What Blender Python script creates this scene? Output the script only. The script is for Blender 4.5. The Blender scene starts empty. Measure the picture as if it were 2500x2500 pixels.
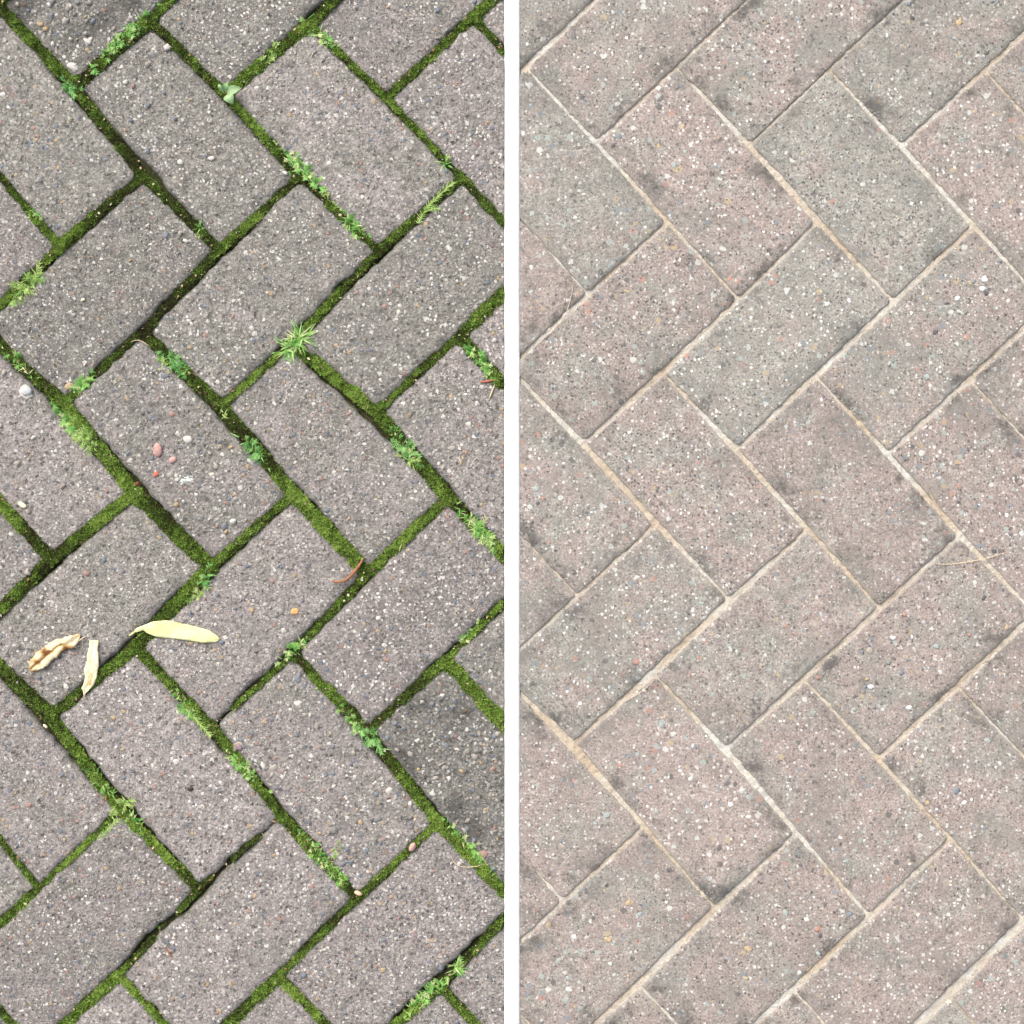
import bpy, bmesh, math, random
import numpy as np
from mathutils import Vector

# ------------------------------------------------------------------ camera, sky, sun, exposure
SC = bpy.context.scene
COL = SC.collection
S = 0.000387                       # metres of ground per source pixel (200 mm blocks)
H = 1.35                           # the phone is held 1.35 m above the paving
cam_data = bpy.data.cameras.new('camera')
cam_data.sensor_width = 36.0
cam_data.lens = 36.0 * H / (2500 * S)
cam_data.clip_start = 0.05
cam_data.clip_end = 200.0
cam = bpy.data.objects.new('camera', cam_data)
cam.location = (0, 0, H)
cam.rotation_euler = (0, 0, 0)
COL.objects.link(cam)
SC.camera = cam

SUN_EL, SUN_AZ = math.radians(42), math.radians(-35)     # azimuth: from the top of the picture towards its left
world = bpy.data.worlds.new('World')
SC.world = world
world.use_nodes = True
wn = world.node_tree.nodes
sky = wn.new('ShaderNodeTexSky')
sky.sky_type = 'NISHITA'
sky.sun_disc = False
sky.sun_elevation = SUN_EL
sky.sun_rotation = SUN_AZ
sky.dust_density = 5.0
hs = wn.new('ShaderNodeHueSaturation')          # a thin even cloud layer: the sky is nearly white
hs.inputs['Saturation'].default_value = 0.35
world.node_tree.links.new(sky.outputs[0], hs.inputs['Color'])
world.node_tree.links.new(hs.outputs[0], wn['Background'].inputs[0])
wn['Background'].inputs[1].default_value = 0.15

sun_data = bpy.data.lights.new('sun', 'SUN')
sun_data.energy = 0.8
sun_data.angle = math.radians(50)
sun_data.color = (1.0, 0.93, 0.83)
sun = bpy.data.objects.new('sun', sun_data)
d = Vector((math.sin(SUN_AZ) * math.cos(SUN_EL), math.cos(SUN_AZ) * math.cos(SUN_EL), math.sin(SUN_EL)))
sun.rotation_euler = (-d).to_track_quat('-Z', 'Y').to_euler()
sun.location = d * 20
COL.objects.link(sun)

SC.view_settings.view_transform = 'Standard'
SC.view_settings.look = 'None'
SC.view_settings.exposure = 0.86
SC.view_settings.gamma = 1.0
SC.cycles.max_bounces = 6

R = random.Random(11)
NR = np.random.default_rng(7)
def gx(px): return (px - 1250.0) * S
def gy(py): return (1250.0 - py) * S
def g(px, py, z=0.0): return Vector((gx(px), gy(py), z))

# ------------------------------------------------------------------ object helpers
def mesh_obj(name, verts, faces, mat, loc=(0, 0, 0), parent=None, smooth=True, attrs=None, face_attrs=None):
    me = bpy.data.meshes.new(name)
    v = np.asarray(verts, dtype=np.float32) - np.asarray(loc, dtype=np.float32)
    me.from_pydata(v.tolist(), [], faces)
    if smooth:
        me.polygons.foreach_set('use_smooth', [True] * len(me.polygons))
    for k, a in (attrs or {}).items():
        at = me.attributes.new(k, 'FLOAT', 'POINT')
        at.data.foreach_set('value', np.asarray(a, dtype=np.float32))
    for k, a in (face_attrs or {}).items():
        at = me.attributes.new(k, 'FLOAT', 'FACE')
        at.data.foreach_set('value', np.asarray(a, dtype=np.float32))
    me.materials.append(mat)
    o = bpy.data.objects.new(name, me)
    COL.objects.link(o)
    if parent is None:
        o.location = loc
    else:
        o.parent = parent
    return o

def empty(name, loc):
    o = bpy.data.objects.new(name, None)
    o.empty_display_size = 0.01
    o.location = loc
    COL.objects.link(o)
    return o

def tag(o, label, cat, group=None):
    o['label'] = label
    o['category'] = cat
    if group:
        o['group'] = group
    return o

def kind(o, k):
    o['kind'] = k
    return o

# smooth value noise in 2-D (numpy), used for heights and colour patches of the joints
class VNoise:
    def __init__(self, seed):
        self.t = np.random.default_rng(seed).random((64, 64))
    def __call__(self, x, y):
        x = np.asarray(x, float); y = np.asarray(y, float)
        xi = np.floor(x).astype(int); yi = np.floor(y).astype(int)
        fx = x - xi; fy = y - yi
        fx = fx * fx * (3 - 2 * fx); fy = fy * fy * (3 - 2 * fy)
        t = self.t
        a = t[xi % 64, yi % 64]; b = t[(xi + 1) % 64, yi % 64]
        c = t[xi % 64, (yi + 1) % 64]; e = t[(xi + 1) % 64, (yi + 1) % 64]
        return (a * (1 - fx) + b * fx) * (1 - fy) + (c * (1 - fx) + e * fx) * fy
N1, N2, N3 = VNoise(1), VNoise(2), VNoise(3)

# ------------------------------------------------------------------ materials
class NT:
    def __init__(self, name):
        self.m = bpy.data.materials.new(name)
        self.m.use_nodes = True
        self.n = self.m.node_tree.nodes
        self.l = self.m.node_tree.links
        self.b = self.n['Principled BSDF']
    def put(self, sock, v):
        if hasattr(v, 'is_output'):
            self.l.new(v, sock)
        elif isinstance(v, tuple) and sock.type == 'RGBA' and len(v) == 3:
            sock.default_value = (*v, 1)
        else:
            sock.default_value = v
    def math(self, op, a, b=None, c=None, clamp=False):
        n = self.n.new('ShaderNodeMath'); n.operation = op; n.use_clamp = clamp
        for i, v in enumerate((a, b, c)):
            if v is not None:
                self.put(n.inputs[i], v)
        return n.outputs[0]
    def vmath(self, op, a, b=None, scale=None):
        n = self.n.new('ShaderNodeVectorMath'); n.operation = op
        self.put(n.inputs[0], a)
        if b is not None: self.put(n.inputs[1], b)
        if scale is not None: self.put(n.inputs['Scale'], scale)
        return n.outputs[0]
    def noise(self, vec, scale, detail=2.0, rough=0.5):
        n = self.n.new('ShaderNodeTexNoise'); n.noise_dimensions = '3D'
        self.put(n.inputs['Vector'], vec)
        n.inputs['Scale'].default_value = scale
        n.inputs['Detail'].default_value = detail
        n.inputs['Roughness'].default_value = rough
        return n.outputs
    def voro(self, vec, scale, rnd=1.0):
        n = self.n.new('ShaderNodeTexVoronoi'); n.voronoi_dimensions = '3D'
        self.put(n.inputs['Vector'], vec)
        n.inputs['Scale'].default_value = scale
        n.inputs['Randomness'].default_value = rnd
        sp = self.n.new('ShaderNodeSeparateColor')
        self.l.new(n.outputs['Color'], sp.inputs[0])
        return n.outputs['Distance'], sp.outputs[0], sp.outputs[1], sp.outputs[2]
    def step(self, v, lo, hi, to=(0.0, 1.0)):
        n = self.n.new('ShaderNodeMapRange'); n.interpolation_type = 'SMOOTHSTEP'
        self.put(n.inputs[0], v)
        self.put(n.inputs[1], lo); self.put(n.inputs[2], hi)
        n.inputs[3].default_value = to[0]; n.inputs[4].default_value = to[1]
        return n.outputs[0]
    def ramp(self, v, stops, interp='LINEAR'):
        n = self.n.new('ShaderNodeValToRGB'); cr = n.color_ramp; cr.interpolation = interp
        while len(cr.elements) > 1: cr.elements.remove(cr.elements[-1])
        cr.elements[0].position = stops[0][0]; cr.elements[0].color = (*stops[0][1], 1)
        for p, c in stops[1:]:
            e = cr.elements.new(p); e.color = (*c, 1)
        self.put(n.inputs[0], v)
        return n.outputs[0]
    def mix(self, f, a, b, mode='MIX'):
        n = self.n.new('ShaderNodeMix'); n.data_type = 'RGBA'; n.blend_type = mode
        self.put(n.inputs[0], f); self.put(n.inputs[6], a); self.put(n.inputs[7], b)
        return n.outputs[2]
    def attr(self, name):
        n = self.n.new('ShaderNodeAttribute'); n.attribute_name = name
        return n.outputs['Fac']
    def coords(self):                       # millimetres in the object's own space, offset per object
        t = self.n.new('ShaderNodeTexCoord').outputs['Object']
        r = self.n.new('ShaderNodeObjectInfo').outputs['Random']
        c = self.n.new('ShaderNodeCombineXYZ')
        for i, k in enumerate((1731.0, 977.0, 3313.0)):
            self.put(c.inputs[i], self.math('MULTIPLY', r, k))
        return self.vmath('ADD', self.vmath('SCALE', t, scale=1000.0), c.outputs[0])
    def bump(self, h, dist, strength=1.0):
        n = self.n.new('ShaderNodeBump')
        n.inputs['Strength'].default_value = strength
        n.inputs['Distance'].default_value = dist
        self.l.new(h, n.inputs['Height'])
        self.l.new(n.outputs[0], self.b.inputs['Normal'])
    def finish(self, col, rough=0.85, spec=0.3):
        self.put(self.b.inputs['Base Color'], col)
        self.put(self.b.inputs['Roughness'], rough)
        self.b.inputs['Specular IOR Level'].default_value = spec
        return self.m

def paver_material(name, cool, warm, dark, pal_small, pal_big, speck, p):
    t = NT(name)
    P = t.coords()
    warp = t.vmath('SUBTRACT', t.noise(P, 0.30, 2)[1], (0.5, 0.5, 0.5))
    PW = t.vmath('ADD', P, t.vmath('SCALE', warp, scale=4.2))
    tint, edge, grit = t.attr('tint'), t.attr('edge'), t.attr('grit')
    big = t.math('MULTIPLY_ADD', t.math('SUBTRACT', t.noise(P, 0.026, 4, 0.65)[0], .5), 1.7, .5)
    base = t.mix(t.step(t.math('ADD', big, t.math('SUBTRACT', tint, 0.5)), 0.28, 0.74), cool, warm)
    wear = t.step(t.noise(P, 0.034, 3, 0.6)[0], 0.34, 0.60, (0.45, 1.0))
    mott = t.noise(P, 0.10, 4, 0.65)[0]
    rnd = t.n.new('ShaderNodeObjectInfo').outputs['Random']
    lum = t.math('MULTIPLY_ADD', rnd, p['lum'], 1.0 - p['lum'] * .5)
    cl = t.n.new('ShaderNodeCombineColor')
    for q in range(3): t.put(cl.inputs[q], lum)
    base = t.mix(1.0, base, cl.outputs[0], 'MULTIPLY')
    base = t.mix(1.0, base, t.ramp(mott, [(0.25, (p['m0'],) * 3), (0.75, (p['m1'],) * 3)]), 'MULTIPLY')
    fine = t.noise(P, p['ff'], 3, 0.7)[0]
    base = t.mix(1.0, base, t.ramp(fine, [(0.30, (p['f0'],) * 3), (0.52, (1, 1, 1)), (0.72, (p['f1'],) * 3)]), 'MULTIPLY')
    # sand grains
    d0, r0, g0, b0 = t.voro(PW, 1 / 1.7)
    k0 = t.math('MULTIPLY', t.step(d0, 0.52, 0.36), t.step(r0, 0.55, 0.60))
    base = t.mix(t.math('MULTIPLY', k0, p['k0']), base, t.ramp(g0, pal_small, 'CONSTANT'))
    # small stones
    d1, r1, g1, b1 = t.voro(PW, 1 / 3.6)
    rad1 = t.math('MULTIPLY_ADD', b1, 0.25, 0.24)
    k1 = t.math('MULTIPLY', t.step(t.math('SUBTRACT', d1, rad1), 0.05, -0.05), t.step(r1, p['s1'], p['s1'] + 0.01))
    k1 = t.math('MULTIPLY', k1, wear)
    base = t.mix(t.math('MULTIPLY', k1, p['k1']), base, t.ramp(g1, pal_small, 'CONSTANT'))
    # bigger stones
    d2, r2, g2, b2 = t.voro(PW, 1 / p['c2'])
    rad2 = t.math('MULTIPLY_ADD', b2, 0.24, 0.14)
    sel2 = t.step(t.math('ADD', r2, t.math('MULTIPLY', grit, 0.35)), p['s2'], p['s2'] + 0.01)
    k2 = t.math('MULTIPLY', t.step(t.math('SUBTRACT', d2, rad2), 0.03, -0.03), sel2)
    base = t.mix(t.math('MULTIPLY', k2, p['k2']), base, t.ramp(g2, pal_big, 'CONSTANT'))
    # bright quartz specks
    warp2 = t.vmath('SUBTRACT', t.noise(P, 0.9, 1)[1], (0.5, 0.5, 0.5))
    d3, r3, g3, b3 = t.voro(t.vmath('ADD', P, t.vmath('SCALE', warp2, scale=2.2)), 1 / 3.3)
    rad3 = t.math('MULTIPLY_ADD', t.math('POWER', b3, 1.8), 0.34, 0.09)
    k3 = t.math('MULTIPLY', t.step(t.math('SUBTRACT', d3, rad3), 0.06, -0.06), t.step(r3, p['s3'], p['s3'] + 0.01))
    base = t.mix(t.math('MULTIPLY', t.math('MULTIPLY', k3, wear), t.math('MULTIPLY_ADD', g3, .50, .48)), base, speck)
    # pits
    d4, r4, g4, b4 = t.voro(PW, 1 / p['c4'])
    k4 = t.math('MULTIPLY', t.step(t.math('SUBTRACT', d4, t.math('MULTIPLY_ADD', b4, 0.26, .06)), 0.09, -0.02), t.step(r4, p['s4'], p['s4'] + 0.01))
    base = t.mix(t.math('MULTIPLY', k4, p['k4']), base, dark)
    # dirt that gathers along the arrises, in patches of its own shape
    patch = t.math('MULTIPLY_ADD', t.noise(P, 0.015, 2, 0.5)[0], 0.6, t.math('MULTIPLY', t.noise(P, 0.055, 4, 0.7)[0], 0.4))
    grain = t.noise(P, 0.5, 2, 0.6)[0]
    near = t.step(t.math('ADD', edge, t.math('MULTIPLY', t.math('SUBTRACT', grain, 0.5), 12.0)), p['e1'], 0.0)
    if p['broad']:
        wide = t.step(t.noise(P, 0.020, 4, 0.62)[0], .50, .66)
        base = t.mix(t.math('MULTIPLY', t.math('MULTIPLY', wide, t.step(grain, .30, .62, (.35, 1.0))), p['broad']), base, p['broadcol'])
    stain = t.math('MULTIPLY', near, t.step(patch, p['p0'], p['p1']))
    base = t.mix(t.math('MULTIPLY', stain, p['st']), base, p['runcol'])
    spot = t.step(t.noise(P, 0.030, 5, 0.74)[0], p['b0'], p['b0'] + p['bw'])
    close = t.step(t.math('ADD', edge, t.math('MULTIPLY', t.math('SUBTRACT', t.noise(P, .16, 2)[0], 0.5), 26.0)), p['be'], p['be'] * .25)
    black = t.math('MULTIPLY', t.math('MULTIPLY', spot, close), t.step(grain, .26, .46, (.25, 1.0)))
    base = t.mix(t.math('MULTIPLY', black, p['bs']), base, dark)
    dk = t.math('MULTIPLY', t.step(grit, .7, .9), t.step(t.noise(P, 0.022, 3)[0], .46, .64, (.10, .66)))
    base = t.mix(dk, base, dark)
    if p['arris']:
        am = t.step(t.math('ADD', edge, t.math('MULTIPLY', t.math('SUBTRACT', mott, 0.5), 9.0)), 6.5, 2.0)
        base = t.mix(t.math('MULTIPLY', am, .65), base, t.mix(1.0, p['arris'], t.ramp(grain, [(.3, (.85,) * 3), (.7, (1.15,) * 3)]), 'MULTIPLY'))
    if p['film']:
        fm = t.math('MULTIPLY', t.step(t.math('ADD', edge, t.math('MULTIPLY', t.math('SUBTRACT', grain, 0.5), 9.0)), 4.2, 0.8), t.step(t.noise(P, 0.045, 3)[0], .44, .58))
        base = t.mix(t.math('MULTIPLY', fm, .75), base, p['film'])
    if p['dust']:
        dm = t.step(t.math('ADD', edge, t.math('MULTIPLY', t.math('SUBTRACT', grain, 0.5), 11.0)), 2.2, 0.2)
        base = t.mix(t.math('MULTIPLY', dm, .7), base, p['dust'])
        veil = t.math('MULTIPLY', t.step(t.noise(P, 0.021, 2)[0], .56, .72), t.step(edge, 26.0, 4.0))
        base = t.mix(t.math('MULTIPLY', veil, t.step(grain, .35, .65, (0, .45))), base, p['dust'])
    h = t.math('MULTIPLY', fine, p['hf'])
    h = t.math('MULTIPLY_ADD', mott, p['hm'], h)
    h = t.math('MULTIPLY_ADD', k1, p['h1'], h)
    h = t.math('MULTIPLY_ADD', t.math('MULTIPLY', k2, t.math('SUBTRACT', 1.0, d2)), p['h2'], h)
    h = t.math('MULTIPLY_ADD', k4, -p['h4'], h)
    h = t.math('MULTIPLY_ADD', k0, p['h1'] * 0.5, h)
    t.bump(h, 0.001)
    return t.finish(base, t.step(k3, 0, 1, (0.86, 0.5)), 0.35)

M = {}
M['paver_old'] = paver_material('weathered_concrete', (0.205, 0.193, 0.170), (0.250, 0.220, 0.208), (0.045, 0.043, 0.038),
    [(0, (.22, .205, .18)), (.14, (.11, .105, .10)), (.26, (.36, .34, .305)), (.50, (.28, .235, .21)), (.64, (.47, .44, .40)), (.86, (.64, .61, .56))],
    [(0, (.24, .23, .21)), (.20, (.17, .19, .22)), (.34, (.29, .26, .235)), (.52, (.40, .37, .33)), (.70, (.34, .22, .18)), (.78, (.60, .57, .52)), (.94, (.42, .31, .19))],
    (0.80, 0.76, 0.70),
    dict(m0=.58, m1=1.42, f0=.50, f1=1.58, k0=.50, k1=.90, k2=.88, k3=.95, k4=.58, s1=.18, s2=.22, s3=.68, s4=.72,
         e1=9.0, p0=.50, p1=.62, st=.40, runcol=(.10, .095, .08), b0=.58, bw=.06, be=10.0, bs=.4, c4=4.8, c2=6.4, ff=.36, broad=.25, broadcol=(.17, .165, .15), lum=.28, hf=1.3, hm=1.5, h1=1.1, h2=1.8, h4=1.6, film=(.075, .085, .030), arris=(.205, .197, .182), dust=None))
M['paver_clean'] = paver_material('cleaned_concrete', (0.276, 0.264, 0.231), (0.314, 0.257, 0.229), (0.060, 0.056, 0.053),
    [(0, (.24, .21, .195)), (.18, (.12, .11, .105)), (.36, (.32, .29, .27)), (.58, (.28, .215, .20)), (.74, (.42, .39, .36)), (.90, (.60, .58, .54))],
    [(0, (.28, .265, .25)), (.18, (.21, .235, .25)), (.34, (.33, .375, .35)), (.50, (.34, .31, .27)), (.62, (.11, .105, .105)), (.74, (.42, .33, .21)), (.82, (.40, .23, .18)), (.88, (.56, .57, .54))],
    (0.86, 0.85, 0.80),
    dict(m0=.72, m1=1.26, f0=.50, f1=1.5, k0=.72, k1=.85, k2=.80, k3=.97, k4=.78, s1=.28, s2=.44, s3=.74, s4=.60,
         e1=26.0, p0=.45, p1=.60, st=.45, runcol=(.135, .131, .115), b0=.515, bw=.15, be=24.0, bs=.74, c4=3.0, c2=7.6, ff=.50, broad=.40, broadcol=(.150, .148, .132), lum=.12, hf=.34, hm=.35, h1=.10, h2=.12, h4=.35, film=None, arris=None, dust=(.42, .38, .32)))

def stone_material(name, pal, rough=0.7):
    t = NT(name)
    P = t.coords()
    c = t.ramp(t.attr('tone'), pal, 'CONSTANT')
    n = t.noise(P, 0.9, 3, 0.6)[0]
    c = t.mix(1.0, c, t.ramp(n, [(0.3, (.75,) * 3), (0.7, (1.2,) * 3)]), 'MULTIPLY')
    t.bump(n, 0.0004)
    return t.finish(c, rough, 0.4)
M['stones_old'] = stone_material('aggregate_old', [(0, (.20, .19, .175)), (.20, (.16, .175, .20)), (.36, (.26, .23, .20)), (.54, (.33, .30, .26)),
    (.68, (.31, .19, .16)), (.76, (.52, .49, .44)), (.92, (.40, .29, .17))])
M['stones_clean'] = stone_material('aggregate_clean', [(0, (.27, .26, .245)), (.16, (.20, .225, .245)), (.32, (.34, .385, .36)), (.46, (.34, .31, .265)),
    (.60, (.105, .10, .10)), (.72, (.46, .35, .21)), (.82, (.42, .235, .175)), (.88, (.66, .67, .64))])

def soil_material():
    t = NT('joint_soil')
    P = t.coords()
    n = t.noise(P, 0.35, 4, 0.7)[0]
    c = t.ramp(n, [(.3, (.022, .022, .010)), (.55, (.050, .052, .022)), (.75, (.095, .080, .045))])
    t.bump(n, 0.0015)
    return t.finish(c, 0.95, 0.1)
M['soil'] = soil_material()

def sand_material():
    t = NT('jointing_sand')
    P = t.coords()
    n = t.noise(P, 0.012, 3, 0.6)[0]
    c = t.ramp(n, [(.38, (.56, .54, .49)), (.50, (.52, .46, .375)), (.62, (.48, .39, .29))])
    f = t.noise(P, 0.9, 3, 0.7)[0]
    c = t.mix(1.0, c, t.ramp(f, [(.28, (.62, .60, .57)), (.50, (1, 1, 1)), (.72, (1.22,) * 3)]), 'MULTIPLY')
    t.bump(f, 0.0008)
    return t.finish(c, 0.95, 0.15)
M['sand'] = sand_material()

def moss_material():
    t = NT('moss')
    c = t.ramp(t.attr('tone'), [(0.0, (.030, .024, .010)), (.26, (.050, .056, .011)), (.46, (.062, .122, .012)), (.72, (.118, .225, .026)), (1.0, (.310, .410, .085))])
    m = t.finish(c, 0.8, 0.2)
    return m
M['moss'] = moss_material()

def leaf_material(name, stops, trans=0.25):
    t = NT(name)
    P = t.coords()
    c = t.ramp(t.attr('tone'), stops)
    n = t.noise(P, 0.6, 2)[0]
    c = t.mix(1.0, c, t.ramp(n, [(.3, (.85,) * 3), (.7, (1.12,) * 3)]), 'MULTIPLY')
    tr = t.n.new('ShaderNodeBsdfTranslucent')
    t.l.new(c, tr.inputs[0])
    mx = t.n.new('ShaderNodeMixShader')
    mx.inputs[0].default_value = trans
    out = t.n['Material Output']
    t.finish(c, 0.55, 0.3)
    t.l.new(t.b.outputs[0], mx.inputs[1]); t.l.new(tr.outputs[0], mx.inputs[2])
    t.l.new(mx.outputs[0], out.inputs[0])
    return t.m
M['grass'] = leaf_material('weed_green', [(0, (.07, .21, .035)), (.35, (.14, .36, .065)), (.65, (.25, .52, .12)), (.85, (.46, .64, .20)), (1, (.66, .68, .36))])
M['pale_weed'] = leaf_material('weed_pale', [(0, (.15, .30, .06)), (.5, (.33, .52, .12)), (1, (.60, .66, .28))])
M['blue_weed'] = leaf_material('weed_blue_green', [(0, (.065, .20, .045)), (.5, (.14, .37, .085)), (1, (.34, .57, .20))])
M['seedling'] = leaf_material('seedling_leaf', [(0, (.14, .26, .10)), (.5, (.28, .45, .20)), (1, (.42, .56, .30))])
M['pod_yellow'] = leaf_material('pod_yellow', [(0, (.70, .68, .26)), (.5, (.86, .85, .46)), (1, (.90, .90, .64))], 0.3)
M['pod_beige'] = leaf_material('pod_beige', [(0, (.26, .10, .03)), (.3, (.55, .35, .14)), (.6, (.76, .60, .34)), (1, (.86, .76, .52))], 0.2)
M['pod_cream'] = leaf_material('pod_cream', [(0, (.48, .26, .08)), (.3, (.72, .58, .30)), (.6, (.84, .78, .52)), (1, (.88, .84, .64))], 0.25)

def plain_material(name, col, var=0.25, rough=0.8, scale=0.5):
    t = NT(name)
    P = t.coords()
    n = t.noise(P, scale, 3, 0.65)[0]
    c = t.mix(1.0, col, t.ramp(n, [(.3, (1 - var,) * 3), (.7, (1 + var,) * 3)]), 'MULTIPLY')
    t.bump(n, 0.0005)
    return t.finish(c, rough, 0.25)
M['twig'] = plain_material('brown_twig', (.30, .135, .07), .35)
M['straw'] = plain_material('dry_straw', (.62, .50, .30), .2)
M['pale_straw'] = plain_material('pale_straw', (.60, .46, .34), .2)
M['pink_chip'] = plain_material('pink_stone', (.47, .28, .245), .3, scale=.25)
M['red_chip'] = plain_material('red_chip', (.42, .13, .08), .3, scale=.3)
M['dark_red'] = plain_material('dark_red_chip', (.15, .045, .03), .3)
M['orange_stone'] = plain_material('orange_stone', (.58, .34, .14), .2, scale=.3)
M['husk'] = plain_material('pale_husk', (.66, .46, .32), .2)
M['cream_chip'] = plain_material('cream_chip', (.74, .66, .46), .2)
M['white_stone'] = plain_material('white_stone', (.45, .46, .465), .2, scale=.3)
M['mauve_stone'] = plain_material('mauve_stone', (.27, .19, .19), .2, scale=.2)
M['charcoal'] = plain_material('dark_crumb', (.05, .04, .035), .3)
M['divider'] = plain_material('white_divider', (.83, .83, .82), .035, 0.6, scale=.08)

# ------------------------------------------------------------------ the two lattices of joints, in source pixels
LEFT = {(0,0):(366,48),(1,0):(550,229),(2,0):(731,434),(3,0):(923,613),(4,0):(1120,819),(0,-1):(180,210),(1,-1):(346,427),(2,-1):(535,610),
 (3,-1):(714,838),(4,-1):(921,1004),(5,-1):(1094,1216),(1,1):(756,60),(2,1):(943,239),(3,1):(1127,434),(2,2):(1156,43),(1,-2):(146,603),
 (2,-2):(348,812),(3,-2):(540,991),(4,-2):(716,1206),(5,-2):(898,1399),(6,-2):(1087,1614),(2,-3):(156,984),(3,-3):(328,1203),(4,-3):(513,1386),
 (5,-3):(718,1594),(6,-3):(895,1783),(7,-3):(1070,2009),(3,-4):(124,1366),(4,-4):(331,1581),(5,-4):(518,1776),(6,-4):(686,1992),(7,-4):(872,2194),
 (8,-4):(1077,2410),(4,-5):(124,1750),(5,-5):(295,1979),(6,-5):(484,2171),(7,-5):(680,2383),(5,-6):(94,2171),(6,-6):(290,2380)}
RIGHT = {(0,0):(1285,164),(1,0):(1459,345),(2,0):(1628,542),(3,0):(1803,729),(4,0):(1994,920),(5,0):(2171,1105),(6,0):(2342,1309),(1,1):(1651,162),
 (2,1):(1833,350),(3,1):(1994,543),(4,1):(2181,733),(5,1):(2370,926),(2,2):(2022,166),(3,2):(2203,353),(4,2):(2377,552),(3,3):(2406,171),
 (2,-1):(1435,716),(3,-1):(1619,911),(4,-1):(1800,1094),(5,-1):(1969,1293),(6,-1):(2148,1483),(7,-1):(2340,1677),(3,-2):(1427,1080),(4,-2):(1599,1281),
 (5,-2):(1780,1463),(6,-2):(1963,1660),(7,-2):(2146,1850),(8,-2):(2320,2049),(4,-3):(1409,1455),(5,-3):(1598,1646),(6,-3):(1775,1826),(7,-3):(1943,2035),
 (8,-3):(2122,2237),(9,-3):(2320,2436),(5,-4):(1402,1814),(6,-4):(1570,2020),(7,-4):(1744,2216),(8,-4):(1939,2420),(6,-5):(1374,2201),(7,-5):(1561,2406)}
# joint widths in source pixels; key (i, j, axis): axis 1 runs down-right to (i+1, j), axis 2 runs up-right to (i, j+1)
WIDE = {(0,0,1):17,(1,0,1):15,(2,0,1):14,(-1,-1,1):22,(0,-1,1):19,(1,-1,1):17,(0,-2,1):14,(1,1,1):13,(2,1,1):13,(3,1,1):16,(4,0,1):27,(3,-1,1):25,
 (4,-1,1):26,(5,-1,1):24,(2,-2,1):23,(3,-2,1):25,(1,-3,1):23,(2,-3,1):27,(3,-3,1):31,(4,-2,1):29,(2,-4,1):23,(5,-3,1):23,(6,-2,1):31,(4,-4,1):18,
 (5,-4,1):18,(3,-5,1):28,(4,-5,1):23,(5,-5,1):21,(6,-3,1):21,(7,-3,1):24,(6,-4,1):21,(7,-5,1):18,(4,-6,1):11,(6,-6,1):15,(8,-4,1):17,
 (0,-1,2):25,(1,0,2):23,(2,1,2):17,(1,-2,2):23,(2,-1,2):17,(3,0,2):15,(3,1,2):12,(1,-3,2):17,(2,-2,2):17,(3,-1,2):16,(2,-3,2):17,(3,-2,2):13,
 (4,-1,2):15,(4,0,2):29,(3,-4,2):23,(3,-5,2):23,(4,-3,2):16,(5,-2,2):20,(4,-4,2):28,(5,-3,2):15,(4,-5,2):21,(5,-4,2):10,(6,-3,2):21,(6,-2,2):11,
 (5,-6,2):11,(6,-5,2):9,(7,-4,2):14,(6,-6,2):10,(6,-7,2):21,(7,-5,2):13,(8,-4,2):15,(7,-6,2):27,(8,-5,2):18}
BARE = {(5,-4,2):.75,(6,-5,2):.4,(5,-6,2):.35,(6,-6,2):.3,(1,1,1):.45,(2,1,1):.35,(4,-1,2):.25,(2,-1,2):.1,(8,-4,2):.35,(3,-1,2):.15}

class Lattice:
    def __init__(self, pts, seed, width, wide=None):
        self.pts = pts
        k = list(pts)
        A = np.array([[1, i, j] for i, j in k], float)
        self.c, *_ = np.linalg.lstsq(A, np.array([pts[q] for q in k], float), rcond=None)
        self.r = random.Random(seed)
        self.w, self.wide = width, wide or {}
        self.cache = {}
        self.res = {q: np.array(pts[q], float) - np.array([1, *q]) @ self.c for q in k}
    def P(self, i, j):
        if (i, j) in self.pts:
            return np.array(self.pts[(i, j)], float)
        near = [(abs(i - a) + abs(j - b), (a, b)) for a, b in self.pts]
        near.sort()
        res = self.res[near[0][1]] * 0.7
        if (i, j) not in self.cache:
            self.cache[(i, j)] = np.array([1, i, j]) @ self.c + res + np.array([self.r.uniform(-3, 3), self.r.uniform(-3, 3)])
        return self.cache[(i, j)]
    def width(self, i, j, ax):
        k = (i, j, ax)
        if k not in self.wide:
            self.wide[k] = self.r.uniform(*self.w)
        return self.wide[k]
    def exists(self, i, j, ax):
        return (i - j) % 4 != (3 if ax == 1 else 2)
    def blocks(self):
        for i in range(-5, 15):
            for j in range(-13, 9):
                if (i - j) % 4 == 2:      # long side runs down-right
                    yield 'r', i, j, [(i-1, j), (i+1, j), (i+1, j+1), (i-1, j+1)]
                if (i - j) % 4 == 3:      # long side runs up-right
                    yield 'u', i, j, [(i, j-1), (i+1, j-1), (i+1, j+1), (i, j+1)]
LL = Lattice(LEFT, 3, (14, 24), WIDE)
LR = Lattice(RIGHT, 5, (1.0, 3.2))

def edge_width(L, a, b):
    (i, j), (k, l) = min(a, b), max(a, b)
    if i != k:
        ws = [L.width(q, j, 1) for q in range(i, k) if L.exists(q, j, 1)]
    else:
        ws = [L.width(i, q, 2) for q in range(j, l) if L.exists(i, q, 2)]
    w = sum(ws) / max(1, len(ws))
    return max(1.5, w * .80 - 9.5) if L is LL else w

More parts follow.
